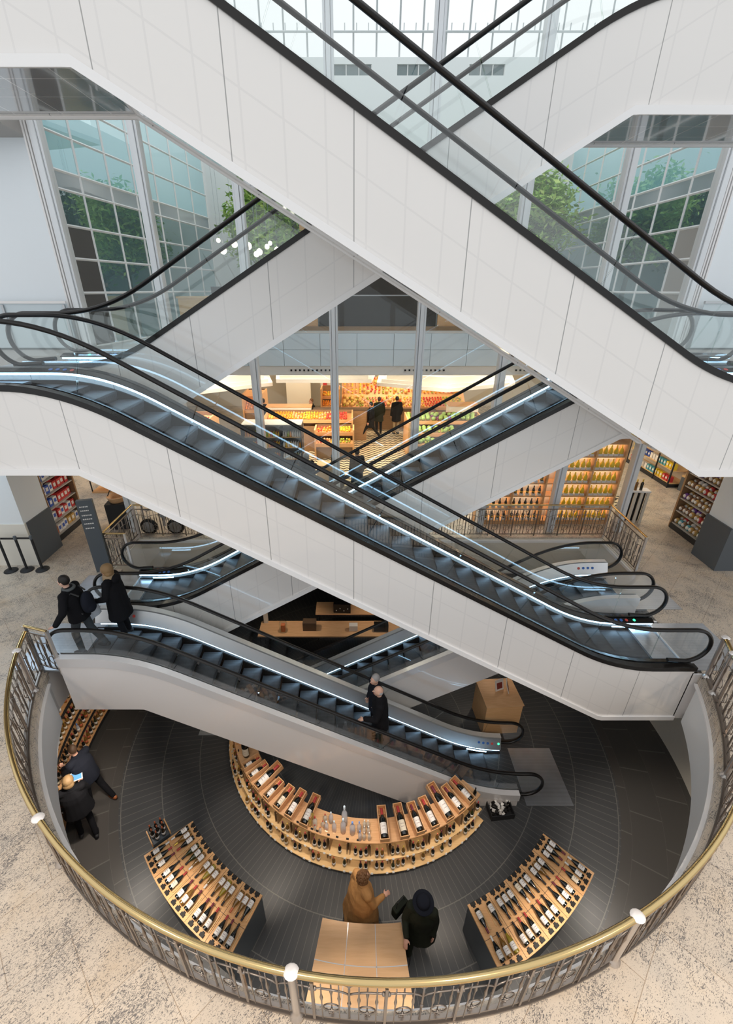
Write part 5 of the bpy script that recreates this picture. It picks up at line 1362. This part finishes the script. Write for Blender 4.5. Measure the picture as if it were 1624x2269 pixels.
# ---------------------------------------------------------------- shelving with yellow capped bottles
root = empty('bottle_shelving', (5.6, 11.75, 0), 0, 'lit oak shelving filled with yellow wrapped bottles behind the back railing', 'shelving')
X0, XA, XB, X1 = -1.95, -.05, 1.16, 1.98
LZ = [.12, .52, .92, 1.32, 1.72, 2.12, 2.5]
for x in (-1.95, -1.0, -.08, .30, 1.16, 1.98): MB().box(x - .025, x + .025, -.02, .38, 0, 2.9).build('upright', M['oak_orange'], root)
for z in LZ: MB().box(-1.95, 1.98, 0, .38, z - .025, z).build('shelf', M['oak_orange'], root)
MB().box(-1.95, 1.98, .38, .40, 0, 2.9).build('back_panel', M['warm_white'], root); MB().box(-1.95, 1.98, .0, .06, 0, .1).build('plinth', M['oak'], root)
for z in LZ[1:]: MB().box(-1.9, 1.93, .30, .33, z - .035, z - .026).build('shelf_light', M['shelf_led'], root)
ym = MB().slot(0).lathe([(.050, 0), (.052, .01), (.052, .07)], 10).slot(1).lathe([(.056, .07), (.058, .17), (.040, .21), (.022, .24)], 10).slot(1).lathe([(.018, .22), (.019, .24), (.019, .30), (.01, .31)], 8)
ym.slot(2).cbox((0, 0, .03), (.12, .11, .06)); ym = ym.mesh('yellow_bottle', [M['pack_white'], M['champ_yellow'], M['pack_white']])
bmh = MB().slot(0).lathe([(.042, 0), (.043, .16), (.03, .20), (.018, .23), (.018, .29)], 10).slot(1).cbox((0, -.005, .03), (.10, .09, .06)).slot(2).lathe([(.0435, .09), (.0435, .13)], 10).mesh('dark_bottle', [M['bottle_dark'], M['pack_white'], M['capsule_gold']])
SN = ['lowest', 'second', 'third', 'fourth', 'fifth', 'sixth']
for j, z in enumerate(LZ[:6]):
    for a, b_, n_, me, lb in ((.36, 1.12, 5, ym, 'yellow wrapped bottle'), (1.22, 1.94, 5, ym, 'yellow wrapped bottle'), (-1.9, -1.04, 5, bmh, 'dark bottle'), (-.95, -.12, 5, bmh, 'dark bottle')):
        for i in range(n_):
            bay = {.36: 'left yellow bay', 1.22: 'right yellow bay', -1.9: 'left dark bay', -.95: 'right dark bay'}[a]
            tag(link('yellow_bottle' if me is ym else 'dark_bottle', me, None, (5.6 + a + .07 + (b_ - a - .14) * i / (n_ - 1), 11.75 + .10, z)), '%s on the %s shelf of the %s, lit shelving' % (lb, SN[j], bay), 'bottle', 'bottles in the %s of the lit shelving' % bay)
# ---------------------------------------------------------------- pillars with dark bases
tag(MB().box(-9.3, -8.02, 9.55, 10.5, 1.18, 3.95).build('wall_pillar', M['white_wall']), kind='structure')
tag(MB().box(-9.32, -8.0, 9.53, 9.6, .0, 1.18).build('trim_11', M['warm_white']), kind='structure')
tag(MB().box(-9.3, -7.98, 9.60, 10.52, .0, 1.18).build('trim_12', M['dark_slate']), kind='structure')
tag(MB().box(9.05, 10.2, 9.3, 10.1, 1.18, 3.95).build('wall_pillar', M['white_wall']), kind='structure')
tag(MB().box(9.0, 10.22, 9.28, 10.12, .0, 1.18).build('trim_13', M['dark_slate']), kind='structure')
tag(MB().cbox((-8.9, 9.52, 1.0), (.09, .02, .09)).build('wall_socket', M['steel']), 'small square metal socket plate on the cream pillar side', 'socket')
# package shelf (left) and bagged goods shelf (right)
def shelf_unit(label, ox, y0, y1, face, z_list, post):
    r_ = empty('shelf_unit', (ox, y0, 0), 0, label, 'shelf')
    L_ = y1 - y0; s_ = -face
    for z in z_list: MB().box(*sorted((0, s_ * .42)), 0, L_, z - .03, z).build('shelf', M['grey_wall'], r_)
    MB().box(*sorted((s_ * .42, s_ * .46)), 0, L_, 0, 2.6).build('back_panel', M['dark_wood'], r_)
    MB().box(*sorted((face * .02, s_ * .44)), L_, L_ + .06, 0, 2.6).build('end_panel', M['oak_dark'], r_)
    MB().box(*sorted((face * .03, s_ * .42)), -.04, 0, 0, 2.6).build('end_panel', M['oak_dark'], r_)
    MB().box(*sorted((face * .04, s_ * .40)), 0, L_, 0, .14).build('plinth', M['black_matte'], r_)
    return r_
random.seed(8)
ZP = [.17, .56, .95, 1.34, 1.73, 2.12]
shelf_unit('tall shelf of white, red and blue packs left of the dark sign post', -8.2, 10.75, 12.0, 1, ZP, 0)
pkm = {c_: MB().slot(0).cbox((0, 0, .11), (.12, .15, .22)).slot(1).cbox((.0605, 0, .12), (.004, .09, .10)).mesh('food_pack', [M[c_], M[d_]]) for c_, d_ in (('pack_white', 'pack_blue'), ('pack_red', 'pack_white'), ('pack_blue', 'pack_white'), ('pack_orange', 'pack_white'), ('pack_gold', 'pack_white'))}
pkn = {'pack_white': 'white pack with a blue mark', 'pack_red': 'red pack with a white mark', 'pack_blue': 'blue pack with a white mark', 'pack_orange': 'orange pack with a white mark', 'pack_gold': 'golden pack with a white mark'}
for j, z in enumerate(ZP):
    for i in range(7):
        for lvl in (0, 1) if j not in (0,) else (0,):
            if lvl and random.random() < .3: continue
            c_ = ['pack_orange', 'pack_white', 'pack_white', 'pack_white', 'pack_gold', 'pack_gold', 'pack_white'][i] if j == 0 else (['pack_blue', 'pack_white'][random.random() < .6] if i < 2 else random.choice(['pack_white', 'pack_red', 'pack_red']))
            tag(link('food_pack', pkm[c_], None, (-8.32 - random.uniform(0, .04), 10.85 + .168 * i, z + lvl * .0 if not lvl else z + .0, ), (0, 0, random.uniform(-.08, .08))) if not lvl else link('food_pack', pkm[c_], None, (-8.46, 10.85 + .168 * i, z + .02), (0, 0, 0)),
                '%s on the %s shelf left of the dark sign post' % (pkn[c_], SN[j]), 'pack', 'packs on the left shelf')
shelf_unit('tall shelf crammed with bagged goods beside the right pillar', 9.38, 10.35, 11.6, -1, ZP, 0)
def bagm(c_):
    b = MB(); b.sphere((0, 0, .085), .1, 9, 6, (.75, .85, .9)); b.slot(1).sphere((-.045, 0, .09), .055, 8, 5, (.8, 1, 1)); return b.mesh('snack_bag', [M[c_], M['label_white']])
bgm = {c_: bagm(c_) for c_ in ('pack_brown', 'pack_gold', 'pack_white', 'pack_purple', 'pack_teal', 'pack_red')}
for j, z in enumerate(ZP):
    for i in range(8):
        for q in (0, 1):
            c_ = random.choice(['pack_brown'] * 4 + ['pack_gold'] * 5 + ['pack_white', 'pack_purple', 'pack_teal' if j < 2 else 'pack_gold', 'pack_red'])
            tag(link('snack_bag', bgm[c_], None, (9.47 + .15 * q, 10.43 + .155 * i, z + (.0 if q == 0 else .05)), (random.uniform(-.2, .2), 0, random.uniform(-.4, .4))), '%s bag on the %s shelf beside the right pillar' % (c_[5:], SN[j]), 'bag', 'bags on the right shelf')
# open fridge shelving further back on the right
root = empty('fridge_shelving', (11.1, 14.5, 0), 0, 'black framed chilled shelving with bright packs at the far right aisle', 'fridge')
for y in (0, .85, 1.7, 2.6): MB().box(-.02, .02, y - .02, y + .02, 0, 2.0).build('upright', M['black_matte'], root)
MB().box(0, .7, 0, 2.6, 0, .12).build('fridge_base', M['black_matte'], root); MB().box(.66, .7, 0, 2.6, .12, 2.0).build('back_panel', M['warm_white'], root); MB().box(0, .7, 0, 2.6, 1.98, 2.04).build('fridge_top', M['black_matte'], root)
fm = {c_: MB().slot(0).cbox((0, 0, .10), (.12, .12, .2)).slot(1).cbox((-.0605, 0, .11), (.003, .08, .08)).mesh('chilled_pack', [M[c_], M['pack_white']]) for c_ in ('pack_red', 'lemon', 'pack_teal', 'pack_white', 'pack_blue')}
for j, z in enumerate((.16, .62, 1.08, 1.54)):
    MB().box(.05, .66, 0, 2.6, z - .03, z).build('shelf', M['oak_light'], root)
    for i in range(16):
        c_ = ['pack_red', 'lemon', 'pack_teal', 'pack_white', 'pack_blue'][(i // 3 + j) % 5]
        tag(link('chilled_pack', fm[c_], None, (11.24, 14.62 + .158 * i, z)), '%s pack on the %s shelf of the far right fridge' % ({'lemon': 'yellow'}.get(c_, c_[5:]), SN[j]), 'pack', 'packs in the far right fridge')
root = empty('meat_island', (11.9, 14.1, 0), R(10), 'low glass fronted island with red packs next to the far right fridge', 'fridge')
MB().box(-.5, .5, -.4, .3, 0, .5).build('island_body', M['dark_slate'], root); MB().box(-.5, .5, -.4, .3, .5, .56).build('island_top', M['oak_light'], root)
for i in range(12): tag(link('chilled_pack', fm['pack_red'], None, (11.55 + .13 * (i % 6), 13.95 + .2 * (i // 6), .56)), 'red pack on top of the low island at the far right', 'pack', 'red packs on the low island')
# white slatted stand with bottles
root = empty('slatted_stand', (8.35, 11.95, 0), R(-4), 'white slatted stand right of the yellow bottle shelving', 'stand')
MB().box(-.30, .30, -.14, .14, 1.0, 1.05).build('stand_top', M['white_trim'], root)
MB().box(-.28, .28, .05, .08, 0, 1.0).build('stand_back', M['black_matte'], root)
for k in range(4): MB().box(-.30 + .17 * k, -.22 + .17 * k, -.12, -.08, 0, 1.0).build('slat', M['cream'], root)
for k in range(2):
    b = parted_bottle('bordeaux', 'bottle_dark' if k else 'bottle_amber', 'label_cream', 'capsule_gold', .34, 'display_bottle'); b.location = (8.22 + .16 * k, 11.9, 1.05); tag(b, ['amber bottle on the white slatted stand', 'dark bottle on the white slatted stand'][k], 'bottle')
# ---------------------------------------------------------------- stanchions, sign post
def stanchion(x, y, label):
    r_ = empty('belt_post', (x, y, 0), 0, label, 'belt post')
    MB().lathe([(.155, 0), (.155, .015), (.14, .03), (.04, .05)], 18).build('post_base', M['black_matte'], r_)
    MB().lathe([(.03, .04), (.03, .92)], 12).build('post_pole', M['black_matte'], r_); MB().lathe([(.036, .88), (.038, .9), (.038, .96), (.03, .975)], 12).build('belt_head', M['dark_slate'], r_)
    return r_
for i, (x, y) in enumerate(((-8.55, 9.28), (-8.17, 9.32), (-7.80, 9.34))):
    r_ = stanchion(x, y, ['leftmost black belt post by the left pillar', 'middle black belt post by the left pillar', 'rightmost black belt post by the left pillar'][i])
    if i: MB().box(-.36, -.03, -.003, .003, .88, .93).build('belt', M['black_matte'], r_)
root = empty('sign_post', (-6.22, 9.30, 0), R(14), 'tall dark sign post with pale lettering beside the left end of the railing', 'sign')
MB().box(-.17, .17, -.05, .05, 0, 1.95).build('post_body', M['dark_slate'], root)
random.seed(2)
for k, z in enumerate((1.78, 1.68, 1.56, 1.46, 1.34, 1.22)):
    t_ = MB(); x = -.12
    while x < .02 + .08 * random.random():
        wd_ = random.uniform(.015, .035); t_.box(x, x + wd_, -.053, -.0505, z, z + .03); x += wd_ + .012
    t_.build('lettering', M['paper'], root)
# wheeled lift machine behind the left railing
root = empty('lift_machine', (-5.45, 11.42, 0), 0, 'silver wheeled lifting machine with large tyres behind the left railing', 'machine')
for s_ in (-1, 1):
    Mx = Matrix.Translation((s_ * .38, -.25, .24)) @ Matrix.Rotation(R(90), 4, 'X')
    wl = MB().lathe([(.14, -.05), (.22, -.05), (.24, -.03), (.24, .03), (.22, .05), (.14, .05)], 24, Mx).build('wheel', M['black_rubber'], root)
    MB().lathe([(.05, -.065), (.17, -.055), (.17, .055), (.05, .065)], 16, Mx).build('hub', M['steel'], wl)
MB().tube([(-.55, -.1, .25), (-.55, -.1, 1.0), (-.3, -.1, 1.15), (.3, -.1, 1.15), (.55, -.1, 1.0), (.55, -.1, .25)], .03, 8).build('frame', M['steel'], root)
MB().tube([(-.6, .1, .6), (.6, .1, .6)], .03, 8).build('cross_bar', M['steel'], root)
MB().lathe([(.13, .45), (.15, .5), (.15, .85), (.12, .9), (.05, .92)], 16).build('motor', M['fascia_blue'], root)
MB().tube([(.0, -.1, .2), (.05, -.1, .9), (.0, -.1, 1.6)], .05, 8).build('mast', M['silver'], root)
MB().box(.38, .62, -.05, .15, .5, 1.1).build('tank', M['silver'], root)
# dark cube with a basket
root = empty('display_cube', (-6.85, 11.7, 0), R(8), 'black display cube carrying a wicker basket behind the sign post', 'cube')
MB().box(-.28, .28, -.28, .28, 0, .8).build('cube_body', M['black_matte'], root)
r_ = empty('wicker_basket', (-6.85, 11.7, .8), R(8), 'wicker basket on the black display cube', 'basket')
MB().lathe([(.2, 0), (.27, .16), (.24, .17), (.18, .04)], 16).build('basket_bowl', M['oak'], r_); MB().tube([(-.24, 0, .15), (-.15, 0, .32), (.15, 0, .32), (.24, 0, .15)], .015, 6).build('basket_handle', M['black_matte'], r_)
root = empty('bread_rack', (-8.3, 14.3, 0), 0, 'low black bread rack with pink and golden packs at the back left aisle', 'rack')
MB().box(-.7, .7, -.3, .3, .45, .5).build('rack_board', M['oak_orange'], root); MB().box(-.7, .7, -.3, .3, .0, .06).build('rack_board', M['oak_orange'], root)
for x in (-.68, .68):
    for y in (-.28, .28): MB().cbox((x, y, .35), (.03, .03, .7)).build('rack_leg', M['black_matte'], root)
for k in range(8): tag(MB().cbox((0, 0, .07), (.14, .3, .14)).build('food_box', M['pack_gold' if k % 3 else 'pack_red'], None, (-8.85 + .155 * k, 14.3, .50)), '%s box on the low black bread rack' % ('golden' if k % 3 else 'red'), 'box', 'boxes on the low bread rack')

# ---------------------------------------------------------------- upper level: low glass screens, cafe, trees
root = empty('glass_screen', (-8.9, 11.2, 5.0), 0, 'low frosted screen with a pale top rail at the left upper landing', 'screen')
MB().box(0, 2.35, -.01, .01, .05, 1.0).build('screen_panel', mat('frost_panel', (.62, .70, .74), .3), root); MB().box(0, 2.35, -.03, .03, 1.0, 1.05).build('top_rail', M['white_trim'], root)
for x in (.9, 2.3): MB().cbox((x, -.03, .5), (.05, .04, .95)).build('screen_post', M['steel'], root)
root = empty('glass_screen', (8.0, 11.2, 5.0), 0, 'low glass screen at the right upper landing below the white wall', 'screen')
MB().box(0, 2.4, -.01, .01, .05, 1.0).build('screen_panel', M['frost_panel'], root); MB().box(0, 2.4, -.03, .03, 1.0, 1.05).build('top_rail', M['steel'], root)
root = empty('glass_screen', (-4.7, 15.62, 5.0), 0, 'long clear glass balustrade on the edge of the upper floor', 'balustrade')
MB().box(0, 10.9, -.008, .008, .03, 1.1).build('screen_panel', M['glass_clear'], root); MB().box(0, 10.9, -.02, .02, 1.1, 1.13).build('top_rail', M['steel'], root)
tag(MB().box(-.7, .7, -.3, .3, 0, 1.05).box(-.74, .74, -.34, .34, 1.05, 1.10).build('cafe_counter', M['oak_light'], None, (-4.5, 14.9, 5.0)), 'pale wooden cafe counter beside the glass front on the upper floor', 'counter')
tag(MB().box(-.35, .35, -.2, .2, 0, .9).build('cafe_counter', M['warm_white'], None, (-3.3, 15.9, 4.98)), 'white counter block right of the pale wooden cafe counter', 'counter')
tag(MB().box(-.16, .16, -.02, .02, 0, .26).build('screen_monitor', M['black_matte'], None, (-4.1, 14.9, 6.10)), 'small dark monitor on the pale wooden cafe counter', 'monitor')
person('dark haired customer seen from behind at the cafe counter on the upper floor', (-2.9, 16.45, 4.98), R(20), 1.6, coat='cloth_black', hair='hair_black', near=False)
GL = [(-3.79, 7.30, .10), (-3.5, 7.47, .09), (-3.33, 7.24, .12), (-3.05, 7.41, .10), (-2.88, 7.22, .08), (-2.59, 7.43, .07), (-2.74, 7.26, .09), (-2.45, 7.5, .06), (-2.3, 7.35, .08), (-3.9, 7.55, .06)]  # glowing globes and cords added in place of indoor lamps mirrored in glass
for k, (x, z, r) in enumerate(GL):
    r_ = empty('reflection_globe', (x, 15.0 + .25 * (k % 3), z), 0, 'glowing globe standing in for a lamp reflection before the green tree', 'lamp', 'globes standing in for lamp reflections')
    MB().sphere((0, 0, 0), r, 14, 10).build('reflected_globe', M['reflected_globe'], r_); MB().tube([(0, 0, r), (0, 0, 10.0 - z)], .004, 4).build('globe_cord', M['steel'], r_)

mat('bark', (.14, .09, .06), .8)
lf = mat('leaf', (.16, .34, .07), .5, 0, .4); n = N(lf)
oi = n.n('ShaderNodeNewGeometry'); n.color(n.ramp(oi.outputs['Random Per Island'], [(0, (.20, .42, .07)), (.6, (.42, .66, .12)), (1, (.65, .80, .26))]))
lf2 = mat('leaf_dark', (.05, .13, .06), .5, 0, .4)
def tree(loc, hgt, crad, label, leaf='leaf', nleaf=3600, seed=1, bot=.38):
    rnd = random.Random(seed)
    root = empty('tree', loc, 0, label, 'tree')
    t_ = MB(); t_.tube([(0, 0, 0), (.05, 0, hgt * .25), (-.03, .04, hgt * .5), (0, 0, hgt * .8)], [.11, .085, .06, .02], 8)
    tips = []
    for k in range(16):
        a = k * 2.4; z0 = hgt * (bot + .42 * (k / 16)); l = crad * rnd.uniform(.55, .95) * (1 - .35 * k / 16)
        e_ = (math.cos(a) * l, math.sin(a) * l, z0 + l * rnd.uniform(.35, .7))
        t_.tube([(0, 0, z0 - .1), (e_[0] * .5, e_[1] * .5, z0 + l * .15), e_], [.04, .025, .01], 5); tips.append(Vector(e_))
        for q in range(3): tips.append(Vector(e_).lerp(Vector((0, 0, z0)), rnd.uniform(.1, .6)) + Vector((rnd.uniform(-.4, .4), rnd.uniform(-.4, .4), rnd.uniform(0, .5))))
    t_.build('trunk', M['bark'], root)
    vs = []; fs = []
    for k in range(nleaf):
        c_ = rnd.choice(tips) + Vector((rnd.gauss(0, .26), rnd.gauss(0, .26), rnd.gauss(0, .20)))
        u_ = Vector((rnd.uniform(-1, 1), rnd.uniform(-1, 1), rnd.uniform(-.6, .6))).normalized(); w_ = u_.cross(Vector((rnd.uniform(-1, 1), rnd.uniform(-1, 1), 1))).normalized()
        s_ = rnd.uniform(.05, .10)
        b_ = len(vs); vs += [c_ - u_ * s_ * 1.5, c_ + w_ * s_ * .6, c_ + u_ * s_ * 1.5, c_ - w_ * s_ * .6]; fs.append((b_, b_ + 1, b_ + 2, b_ + 3))
    MB().add(vs, fs).build('foliage', M[leaf], root)
    return root
tree((-3.0, 17.6, 4.98), 4.6, 1.5, 'green leafed tree in the court, seen left under the crossing escalators', 'leaf', 7500, 1)
tree((5.9, 17.6, 4.98), 4.9, 1.5, 'green leafed tree in the court, seen right behind the large escalator glass', 'leaf', 7500, 2)
for k, (x, y, s_) in enumerate(((-.9, 15.6, 5.4), (3.3, 16.2, 5.6))):
    tree((x, 18.6 - k * .2, 4.98), s_, 1.5, ['dark leafed tree in the middle of the court', 'second dark leafed tree in the middle of the court'][k], 'leaf_dark', 5000, 5 + k, .3)
